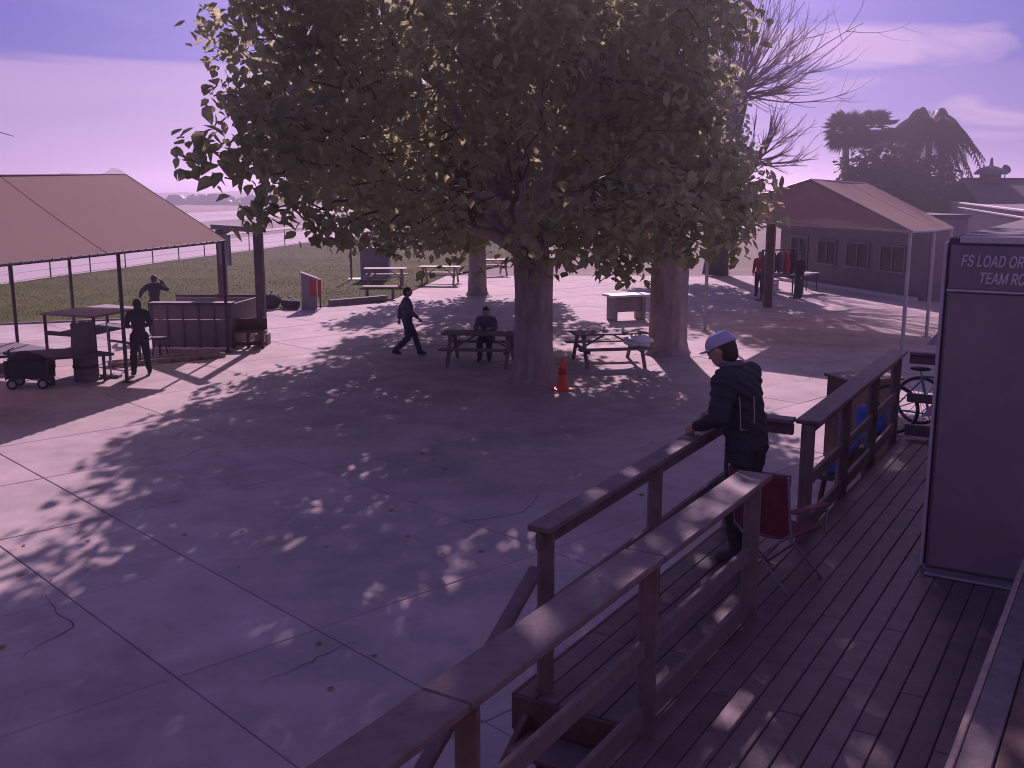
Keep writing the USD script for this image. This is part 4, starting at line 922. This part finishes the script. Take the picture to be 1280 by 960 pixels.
rm.put('roof_edge', wall_bar(-0.16, 1.10, -0.16, 3.5, 3.795, 3.845, 0.04), 'white_trim', world=True)
dr = rm.put('door', wall_bar(-0.155, 1.05, -0.155, 1.99, 1.24, 3.42, 0.035), 'cabin_navy', world=True)
rm.put('handle', [tube([dk(-0.18, 1.90, 2.25), dk(-0.23, 1.90, 2.25)], 0.012, 7), tube([dk(-0.23, 1.90, 2.25), dk(-0.23, 1.80, 2.25)], 0.012, 7)], 'steel_pale', world=True, under=dr)
rm.put('corner_trim', wall_bar(-0.15, 1.0, -0.03, 1.0, 1.22, 3.80, 0.025), 'white_trim', world=True)
rm.put('threshold', wall_bar(-0.26, 1.05, -0.26, 2.0, 1.203, 1.225, 0.12), 'galvanised', world=True)
rm.put('downpipe', tube([dk(0.5, 0.97, 1.25), dk(0.5, 0.97, 3.7)], 0.03, 8), 'white_trim', world=True)
for z in (2.95, 2.35):
    rm.put('bracket', trimesh.convex.convex_hull(np.array([dk(0.35, 0.99, z), dk(0.35, 0.83, z - 0.02), dk(0.35, 0.99, z + 0.2), dk(0.39, 0.99, z), dk(0.39, 0.83, z - 0.02), dk(0.39, 0.99, z + 0.2)])), 'white_trim', world=True)
sg = Thing('door_sign', 'dark sign reading FS LOAD ORGANIZERS TEAM ROOM above the cabin door', 'sign', tuple(dk(-0.15, 1.5, 3.45)))
sg.put('board', wall_bar(-0.16, 1.045, -0.16, 2.0, 3.45, 3.775, 0.03), 'sign_navy', world=True)
sg.put('lower_trim', wall_bar(-0.165, 1.03, -0.165, 2.0, 3.43, 3.448, 0.035), 'white_trim', world=True)
def lettering(text, t0, z, h):
    m = meshkit.text_mesh(text, h, 0.004, bold=True); v = m.vertices.copy()
    v[:, 0] += 0.22 * v[:, 1]; v[:, 0] *= 0.64
    out = dk(0, 0, 0)[None] * 0 + np.array([dk(-0.1755, t0, z)]) + np.outer(v[:, 0], [t_[0], t_[1], 0]) + np.outer(v[:, 1], [0, 0, 1]) + np.outer(v[:, 2], [-e_[0], -e_[1], 0])
    return trimesh.Trimesh(out, m.faces, process=False)
sg.put('lettering', lettering('FS LOAD ORGANIZERS', 1.115, 3.625, 0.082), 'lettering', world=True)
sg.put('lettering', lettering('TEAM ROOM', 1.245, 3.50, 0.080), 'lettering', world=True)

# long bench with scuffed pale edge on the right side of the deck
bx = Thing('deck_bench', 'long low box bench with scuffed pale edge at bottom right', 'bench', tuple(dk(-3, 1.9, 1.2)))
bx.put('front_board', bar(dk(-6.6, 1.72, 1.36), dk(-0.55, 1.78, 1.36), 0.04, 0.30), 'grey_wood', world=True)
for k in range(3):
    bx.put('top_board', bar(dk(-6.6, 1.80 + 0.16 * k, 1.53), dk(-0.55, 1.86 + 0.16 * k, 1.53), 0.15, 0.035), 'brown_wood' if k else 'grey_wood', world=True)
bx.put('edge_strip', bar(dk(-6.6, 1.705, 1.535), dk(-0.55, 1.765, 1.535), 0.035, 0.045), 'pale_wood', world=True)
bx.put('end_board', bar(dk(-0.54, 1.74, 1.36), dk(-0.54, 2.25, 1.36), 0.03, 0.30), 'brown_wood', world=True)

# ------------------------------------------------------------------ things round the deck
pc = Thing('plywood_cabinet', 'reddish brown plywood cabinet on the ground beyond the far railing', 'cabinet', (5.45, 15.6, 0), 0.25)
pc.put('body', cbox(0.9, 0.6, 1.3, (0, 0, 0.66)), 'brown_wood'); pc.put('top', cbox(0.98, 0.68, 0.04, (0, 0, 1.331)), 'brown_wood')
for s in (-0.22, 0.22): pc.put('door', cbox(0.41, 0.02, 1.14, (s, -0.311, 0.66)), 'brown_wood')
def folding_chair(label, loc, rz, cloth):
    t = Thing('folding_chair', label, 'folding chair', loc, rz)
    for s in (-0.25, 0.25):
        t.put('leg', tube([(s, -0.24, 0), (-s, -0.2, 0.44)], 0.011, 7), 'panel_grey'); t.put('leg', tube([(s, -0.24, 0), (s, 0.24, 0.44)], 0.011, 7), 'panel_grey')
        t.put('leg', tube([(s, 0.24, 0), (-s, 0.24, 0.46)], 0.011, 7), 'panel_grey'); t.put('back_post', tube([(s, 0.22, 0.40), (s * 1.05, 0.32, 0.92)], 0.011, 7), 'panel_grey')
        t.put('arm_strap', bar((s * 1.08, -0.22, 0.62), (s * 1.05, 0.26, 0.64), 0.07, 0.012), cloth); t.put('arm_post', tube([(s * 1.08, -0.22, 0.4), (s * 1.08, -0.22, 0.62)], 0.011, 7), 'panel_grey')
    x, y = np.meshgrid(np.linspace(-1, 1, 11), np.linspace(-1, 1, 11), indexing='ij')
    def cloth_sheet(p):
        i, j = np.meshgrid(np.arange(10), np.arange(10), indexing='ij'); q = np.stack([i * 11 + j, (i + 1) * 11 + j, (i + 1) * 11 + j + 1, i * 11 + j + 1], -1).reshape(-1, 4)
        m = trimesh.Trimesh(p.reshape(-1, 3), np.vstack([q[:, [0, 1, 2]], q[:, [0, 2, 3]]]), process=False); m2 = m.copy(); m2.vertices = m.vertices - m.vertex_normals * 0.006; m2.invert(); return trimesh.util.concatenate([m, m2])
    t.put('seat', cloth_sheet(np.stack([x * 0.26, y * 0.24, 0.44 - 0.07 * (1 - x ** 2) * (1 - 0.4 * y ** 2)], -1)), cloth, smooth=40)
    t.put('backrest', cloth_sheet(np.stack([x * 0.26, 0.27 + 0.05 * y + 0.05 * (1 - x ** 2), 0.67 + 0.24 * y], -1)), cloth, smooth=40)
folding_chair('dark red canvas folding chair with grey crossed legs in the railing gap', (2.08, 7.62, 1.2), 2.3, 'maroon_cloth')
mt = Thing('rolled_mat', 'rolled bright blue mat lying outside the far railing', 'mat', (4.05, 12.4, 1.02), 0.0)
ma, mb_ = dk(2.2, -0.32, 1.28), dk(3.6, -0.36, 1.34)
sup = Thing('trestle', 'low brown trestle carrying the blue mat outside the railing', 'trestle', tuple(dk(2.9, -0.34, 0)))
for s in (2.35, 3.45):
    for q in (-0.22, 0.22): sup.put('leg', bar(dk(s, -0.34 + q, 0), dk(s, -0.34 + q * 0.3, 1.18), 0.05, 0.05), 'brown_wood', world=True)
sup.put('crossbar', bar(dk(2.1, -0.34, 1.19), dk(3.7, -0.35, 1.19), 0.16, 0.05), 'brown_wood', world=True)
mt.put('roll', tube([ma + (0, 0, 0.03), mb_ + (0, 0, 0.0)], 0.085, 14), 'blue_cloth', smooth=40, world=True)
for s in (0.25, 0.75):
    c = ma * (1 - s) + mb_ * s + (0, 0, 0.03 * (1 - s)); mt.put('strap', tube([c - (mb_ - ma) * 0.015, c + (mb_ - ma) * 0.015], 0.089, 14), 'black_rubber', smooth=40, world=True)

def bicycle(label, loc, rz, m):
    t = Thing('bicycle', label, 'bicycle', loc, rz)
    for x in (-0.52, 0.52):
        w = t.put('wheel', ring((x, 0, 0.33), 0.31, 0.02, (0, 1, 0), 32, 7), 'black_rubber', smooth=True)
        t.put('rim', ring((x, 0, 0.33), 0.288, 0.009, (0, 1, 0), 32, 6), 'galvanised', smooth=True, under=w)
        sp = [tube([(x, 0, 0.33), (x + 0.285 * math.cos(a), 0, 0.33 + 0.285 * math.sin(a))], 0.004, 4) for a in np.arange(14) * 2 * PI / 14]
        t.put('spokes', sp, 'galvanised', under=w)
    B, S, H, Rr, Fr = (-0.08, 0, 0.30), (-0.2, 0, 0.78), (0.36, 0, 0.80), (-0.52, 0, 0.33), (0.52, 0, 0.33)
    t.put('frame', [tube([a, b], r, 7) for a, b, r in ((B, S, 0.017), (B, H, 0.02), (S, H, 0.018), (B, Rr, 0.011), ((-0.19, 0, 0.74), Rr, 0.010), ((0.37, 0, 0.74), (0.345, 0, 0.92), 0.018))], m)
    t.put('fork', [tube([(0.365, 0, 0.76), (0.42, s, 0.6), (0.52, s, 0.33)], 0.012, 6) for s in (-0.05, 0.05)], m)
    t.put('handlebar', tube([(0.40, -0.3, 1.0), (0.36, -0.12, 0.98), (0.345, 0, 0.93), (0.36, 0.12, 0.98), (0.40, 0.3, 1.0)], 0.013, 7), 'steel_pale', smooth=True)
    for s in (-0.28, 0.28): t.put('grip', tube([(0.38, s * 0.8, 0.99), (0.405, s * 1.1, 1.003)], 0.018, 7), 'black_rubber')
    sd_ = trimesh.creation.icosphere(2, 1.0); sd_.vertices *= (0.13, 0.07, 0.03); sd_.vertices[:, 1] *= np.interp(sd_.vertices[:, 0], [-0.13, 0.13], [1.15, 0.45]); sd_.apply_translation((-0.22, 0, 0.88))
    t.put('saddle', sd_, 'black_rubber', smooth=True); t.put('seat_post', tube([S, (-0.215, 0, 0.87)], 0.013, 6), 'steel_pale')
    t.put('crank', [ring((-0.08, 0, 0.30), 0.08, 0.008, (0, 1, 0), 20, 5), tube([(-0.08, -0.08, 0.30), (-0.02, -0.08, 0.15)], 0.009, 5), tube([(-0.08, 0.08, 0.30), (-0.14, 0.08, 0.45)], 0.009, 5)], 'galvanised')
# bicycles stand on a platform beyond the deck's far end
gp = Thing('rack_platform', 'low timber platform for the bicycles beyond the deck end', 'platform', tuple(dk(5.6, 0.5, 0)), ANG)
for k in range(10): gp.put('plank', cbox(0.17, 2.2, 0.035, (-0.85 + 0.18 * k, 0, 1.05)), 'deck_wood')
for sx in (-0.8, 0.8):
    for sy in (-1.0, 1.0): gp.put('leg', cbox(0.09, 0.09, 1.03, (sx, sy, 0.515)), 'brown_wood')
bicycle('dark teal bicycle nearest the far end railing', tuple(dk(5.1, 0.25, 1.07)), ANG - PI / 2 + 0.1, 'teal_paint')
bicycle('yellow framed bicycle behind the teal one at the deck end', tuple(dk(5.75, 0.45, 1.07)), ANG - PI / 2 - 0.12, 'yellow_paint')
bag('blue soft bag on the platform edge left of the bicycles', *dk(5.0, -0.5)[:2], (0.2, 0.16, 0.2), 'blue_cloth', 1.07, 8, 'soft_bag')

# ------------------------------------------------------------------ people
def sph(c, r, n=14): return Manifold.sphere(float(r), n).translate([float(x) for x in c])
def bone(a, ra, b, rb, n=14): return Manifold.batch_hull([sph(a, ra, n), sph(b, rb, n)])
def flesh(bones, res, rounds=8):
    m = Manifold.batch_boolean(bones, OpType.Add).refine_to_length(res)
    v, f, _ = meshkit.arrays(m); t = trimesh.Trimesh(v, f, process=True)
    trimesh.smoothing.filter_taubin(t, 0.5, -0.52, iterations=rounds)
    return t

def person(label, loc, rz, J, jacket, trousers, res=0.02, skin='skin', hair='hair_dark', cap=None, height=1.75, lean=0.0, hood=False, piping=False, grip=(0.5, 0.5), bulk=0.0, face=None, skirt=None):
    """J: joint overrides; the figure faces +y, feet on z = 0"""
    j = dict(pelvis=(0, 0, 0.97), waist=(0, 0.005, 1.12), chest=(0, 0.0, 1.32), neck=(0, -0.005, 1.50), head=(0, 0.03, 1.655),
             sl=(-0.185, -0.01, 1.44), el=(-0.24, -0.03, 1.16), wl=(-0.25, 0.06, 0.91), sr=(0.185, -0.01, 1.44), er=(0.24, -0.03, 1.16), wr=(0.25, 0.06, 0.91),
             hl=(-0.095, 0, 0.93), kl=(-0.105, 0.02, 0.50), al=(-0.11, -0.02, 0.09), hr=(0.095, 0, 0.93), kr=(0.105, 0.02, 0.50), ar=(0.11, -0.02, 0.09), look=(0, 1, 0))
    j.update(J); k = height / 1.78
    j = {a: np.array(b, float) * (k if a != 'look' else 1) for a, b in j.items()}
    t = Thing('person', label, 'person', loc, rz)
    look = j['look'] / np.linalg.norm(j['look']); side = np.cross(look, [0, 0, 1]); side /= np.linalg.norm(side); hup = np.cross(side, look)
    hd = j['head']
    H = lambda x, y, z: hd + (side * x + look * y + hup * z) * k
    B = [bone(j['pelvis'], .125 * k, j['waist'], .115 * k), bone(j['waist'], .115 * k, j['chest'], .13 * k), bone(j['chest'], .12 * k, j['neck'], .06 * k), bone(j['sl'], .065 * k, j['sr'], .065 * k), bone(j['neck'], .055 * k, H(0, -.02, -.06), .055 * k),
         Manifold.batch_hull([sph(H(0, -.02, .02), .098 * k), sph(H(0, .035, .015), .082 * k), sph(H(0, .055, -.065), .05 * k)]), Manifold.batch_hull([sph(H(0, .095, .02), .012 * k, 8), sph(H(0, .128, -.022), .016 * k, 8)]),
         Manifold.batch_hull([sph(H(0.09, -.005, .02), .018 * k, 8), sph(H(0.092, -.01, -.02), .013 * k, 8)]), Manifold.batch_hull([sph(H(-0.09, -.005, .02), .018 * k, 8), sph(H(-0.092, -.01, -.02), .013 * k, 8)])]
    u = bulk
    JK = [bone(j['pelvis'] + (0, 0, -.02), .150 * k + u, j['waist'], .148 * k + u), bone(j['waist'], .148 * k + u, j['chest'], .160 * k + u), Manifold.batch_hull([sph(j['chest'], .150 * k + u), sph(j['sl'], .085 * k + u), sph(j['sr'], .085 * k + u), sph(j['neck'] + (0, 0, -.03), .08 * k)])]
    TR = [bone(j['hl'], .118 * k, j['hr'], .118 * k), bone(j['pelvis'], .13 * k, (j['hl'] + j['hr']) / 2, .13 * k)]
    for s, g in (('l', grip[0]), ('r', grip[1])):
        S, E, W, Hh, K_, A = (j[q + s] for q in 'sewhka')
        B += [bone(S, .056 * k, E, .044 * k), bone(E, .044 * k, W, .030 * k), bone(Hh, .09 * k, K_, .058 * k), bone(K_, .058 * k, A, .042 * k)]
        JK += [bone(S, .083 * k + u, E, .066 * k + u * .6), bone(E, .066 * k + u * .6, W - (W - E) * 0.06, .050 * k)]
        TR += [bone(Hh, .115 * k, K_, .085 * k), bone(K_, .085 * k, A + (0, 0, .02), .068 * k)]
        # hand: palm, four fingers, thumb
        d = (W - E) / np.linalg.norm(W - E); sx = -1 if s == 'l' else 1
        pn = np.array([-sx, 0, 0.0]) - d * (d @ np.array([-sx, 0, 0.0]))           # palm faces the body
        if np.linalg.norm(pn) < 0.2: pn = np.array([0, 0, -1.0]) - d * (d @ np.array([0, 0, -1.0]))
        pn /= np.linalg.norm(pn); ac = np.cross(d, pn)
        if s == 'r': ac = -ac
        kn = W + d * .085 * k
        B.append(Manifold.batch_hull([sph(W, .026 * k, 10), sph(kn + ac * .028 * k, .014 * k, 10), sph(kn - ac * .028 * k, .014 * k, 10)]))
        for q, (o, l) in enumerate(((.031, .068), (.011, .076), (-.010, .070), (-.030, .055))):
            a0 = kn + ac * o * k; b0 = a0 + (d * math.cos(g) + pn * math.sin(g)) * l * .55 * k; c0 = b0 + (d * math.cos(g * 2.1) + pn * math.sin(g * 2.1)) * l * .5 * k
            B += [bone(a0, .0098 * k, b0, .0088 * k, 8), bone(b0, .0088 * k, c0, .0075 * k, 8)]
        a0 = W + d * .03 * k + ac * .022 * k; b0 = a0 + (d * .65 + ac * .6 + pn * .35) * .045 * k; c0 = b0 + (d * .9 + ac * .1 + pn * .4) * .032 * k
        B += [bone(a0, .0125 * k, b0, .011 * k, 8), bone(b0, .011 * k, c0, .009 * k, 8)]
        ft = A + (K_ - A) * 0.0; fwd = np.array(j.get('f' + s, (sx * 0.15, 1, 0)) / k if ('f' + s) in j else (sx * 0.15, 1, 0), float); fwd /= np.linalg.norm(fwd)
        shoe = Manifold.batch_hull([sph(A + (0, 0, -.02 * k) - fwd * .035 * k, .05 * k, 10), sph(A + (0, 0, -.05 * k) + fwd * .09 * k, .042 * k, 10), sph(A + (0, 0, -.058 * k) + fwd * .165 * k, .033 * k, 10), sph(A + (0, 0, .02 * k), .052 * k, 10)])
        t.put('shoe', flesh([shoe], .03, 4), 'shoe', smooth=True)
    t.put('body', flesh(B, res), skin, smooth=True)
    if hood: JK.append(bone(H(0, -.06, -.09), .09 * k, H(0, -.09, -.02), .075 * k))
    def folds(m, amp, sd):
        v = m.vertices; q = np.column_stack([v[:, 0] * 9, v[:, 1] * 9, v[:, 2] * 22 + v[:, 0] * 14]) + sd
        m.vertices = v + m.vertex_normals * ((meshkit.fbm(q, 3, sd) - 0.5) * amp)[:, None]; return m
    t.put('jacket', folds(flesh(JK, res * 1.1), 0.045, 3), jacket, smooth=True)
    if skirt: TR.append(Manifold.batch_hull([sph(j['pelvis'], .15 * k), sph((j['kl'] + j['kr']) / 2 + (0, 0, -.12), .22 * k)]))
    t.put('trousers', folds(flesh(TR, res * 1.1), 0.04, 8), trousers, smooth=True)
    hr = [Manifold.batch_hull([sph(H(0, -.032, .035), .098 * k), sph(H(0, .0, .06), .082 * k), sph(H(0, -.05, -.04), .075 * k)])]
    t.put('hair', flesh(hr, res, 5), hair, smooth=True)
    for s in (-1, 1):
        e = trimesh.creation.icosphere(1, .013 * k); e.apply_translation(H(s * .034, .102, .012)); t.put('eye', e, 'eye', smooth=True)
    mo = trimesh.creation.icosphere(1, 1.0); mo.vertices *= (.024 * k, .008 * k, .006 * k); mo.vertices = mo.vertices @ np.array([side, look, hup]) + H(0, .098, -.062); t.put('mouth', mo, 'red_cloth', smooth=True)
    if cap:
        crown = Manifold.batch_hull([sph(H(0, -.025, .045), .113 * k, 24), sph(H(0, .015, .05), .108 * k, 24)]).trim_by_plane([float(x) for x in (hup * 1.0 + look * 0.10)], float((hup + look * 0.10) @ H(0, 0, .030)))
        c = t.put('cap', flesh([crown], res * 0.7, 3), cap, smooth=60)
        brim = []
        for a in np.linspace(-1.25, 1.25, 12): brim.append(H(.105 * math.sin(a), .06 + .055 * 0 + .125 * math.cos(a), .040 - 0.02 * math.sin(a) ** 2))
        brim += [H(.1, .02, .036), H(-.1, .02, .036)]
        t.put('brim', trimesh.convex.convex_hull(np.vstack([np.array(brim), np.array(brim) + hup * .008])), cap, under=c)
        bt = trimesh.creation.icosphere(1, .011 * k); bt.apply_translation(H(0, -.005, .162)); t.put('button', bt, cap, under=c, smooth=True)
    if piping: piping(t, j, k)
    return t

def panel_piping(t, j, k):
    # pale piping lines of a side panel on the jacket's left back
    for a, b in (((-0.170, -0.065, 1.36), (-0.165, -0.085, 1.10)), ((-0.100, -0.150, 1.36), (-0.098, -0.164, 1.10)), ((-0.165, -0.085, 1.10), (-0.098, -0.164, 1.10))):
        a, b = np.array(a), np.array(b); t.put('piping', tube([a * k, (a + b) / 2 * k + (-0.004, -0.006, 0), b * k], 0.005, 5), 'steel_pale', smooth=True)
    t.put('collar', ring(j['neck'] + (0, 0.0, 0.035), 0.072 * k, 0.026 * k, (0.0, 0.25, 1.0), 24, 8), 'grey_cloth', smooth=True)

man_xy = (1.84, 8.03)
person('man in pale cap and dark jacket leaning on the landing rail', (*man_xy, 1.2), math.radians(50),
       dict(pelvis=(0, -0.06, 0.98), waist=(0, -0.03, 1.13), chest=(0, 0.03, 1.34), neck=(0, 0.10, 1.53), head=(0, 0.185, 1.66), sl=(-0.20, 0.05, 1.46), sr=(0.20, 0.05, 1.46), el=(-0.325, 0.02, 1.21), wl=(-0.30, 0.235, 1.095), er=(0.29, 0.10, 1.20), wr=(0.19, 0.33, 1.11), hl=(-0.10, -0.06, 0.94), hr=(0.10, -0.06, 0.94), kl=(-0.11, -0.03, 0.5), kr=(0.11, -0.02, 0.5), al=(-0.12, -0.08, 0.09), ar=(0.12, -0.06, 0.09), look=(0.0, 1, -0.42)),
       'jacket_black', 'trousers_dark', 0.014, cap='cap_grey', height=1.83, bulk=0.022, grip=(0.75, 0.75), piping=panel_piping)
person('person in dark clothes seen from behind with arms raised by the counter', (-10.35, 29.6, 0), 0.1,
       dict(head=(0.0, 0.06, 1.63), el=(-0.38, 0.08, 1.28), wl=(-0.48, 0.22, 1.10), er=(0.36, 0.06, 1.33), wr=(0.16, 0.14, 1.60), look=(0.1, 1, -0.5), al=(-0.16, -0.02, 0.09), ar=(0.16, -0.02, 0.09)), 'dark_cloth', 'trousers_dark', 0.025, hair='hair_dark')
person('dark-clad person standing among the tables under the left pavilion', (-8.45, 23.0, 0), 0.5,
       dict(el=(-0.27, 0.08, 1.18), wl=(-0.16, 0.27, 1.12), er=(0.27, 0.08, 1.18), wr=(0.16, 0.27, 1.12), look=(0, 1, -0.6), head=(0, 0.06, 1.64), kl=(-0.14, 0.02, 0.5), kr=(0.14, 0.02, 0.5), al=(-0.17, -0.02, 0.09), ar=(0.17, -0.02, 0.09)), 'dark_cloth', 'dark_cloth', 0.025, hood=True)
person('person in dark clothes walking across the shaded concrete', (-2.65, 25.7, 0), math.radians(-80),
       dict(kl=(-0.10, 0.20, 0.52), al=(-0.10, 0.32, 0.10), kr=(0.10, 0.02, 0.49), ar=(0.10, -0.34, 0.16), el=(-0.24, -0.16, 1.18), wl=(-0.23, -0.18, 0.93), er=(0.24, 0.08, 1.17), wr=(0.22, 0.28, 1.0), look=(0, 1, -0.1)), 'grey_cloth', 'jeans', 0.025, hair='hair_dark')
person('person seated on the far bench of the dim picnic table', (-0.62, 25.33, 0), math.radians(172),
       dict(pelvis=(0, 0, 0.56), waist=(0, 0.04, 0.70), chest=(0, 0.09, 0.90), neck=(0, 0.13, 1.08), head=(0, 0.19, 1.22), sl=(-0.185, 0.11, 1.02), sr=(0.185, 0.11, 1.02), el=(-0.25, 0.24, 0.82), wl=(-0.14, 0.46, 0.83), er=(0.25, 0.24, 0.82), wr=(0.14, 0.46, 0.83),
            hl=(-0.095, 0.02, 0.56), hr=(0.095, 0.02, 0.56), kl=(-0.12, 0.44, 0.52), kr=(0.12, 0.44, 0.52), al=(-0.12, 0.42, 0.09), ar=(0.12, 0.42, 0.09), look=(0, 1, -0.35)), 'grey_cloth', 'jeans', 0.025)
person('person in red jacket standing under the right pavilion', (9.75, 40.4, 0), 2.6, dict(el=(-0.27, 0.08, 1.18), wl=(-0.16, 0.27, 1.1), look=(0, 1, -0.2)), 'red_cloth', 'dark_cloth', 0.03)
person('person in dark jacket standing beside the hung gear rack', (11.1, 39.6, 0), 1.9, dict(er=(0.27, 0.1, 1.18), wr=(0.18, 0.28, 1.15), look=(0.2, 1, -0.1)), 'dark_cloth', 'jeans', 0.03)

# ------------------------------------------------------------------ fallen leaves on the concrete
nf = 130
p = np.column_stack([rng.uniform(-7, 5, nf), rng.uniform(8, 32, nf), np.full(nf, 0.012)])
v, f = leaves(p, 0.085, 0, 77, droop=0.0); v[:, 2] = 0.008 + np.abs(v[:, 2] - 0.012) * 0.25
single('fallen_leaves', trimesh.Trimesh(v, f, process=False), 'leaf_green', 'scattered dry fallen leaves on the concrete under the trees', 'leaves', kind='stuff')

# ------------------------------------------------------------------ haze
usdkit.material(stage, '/World/Looks/haze_air', {'v': ('principled_volume', {'color': (0.95, 0.90, 1.0), 'density': 0.0019, 'anisotropy': 0.84})}, volume='v.volume')
hz = trimesh.creation.box((3040, 1860, 17.4)); hz.apply_translation((0, 600, 17.4 / 2 - 1.6))
g = usdkit.mesh(stage, '/World/haze', hz, '/World/Looks/haze_air')
said(g.GetPrim(), 'thin bright haze over the airfield and plaza', 'haze', kind='stuff')
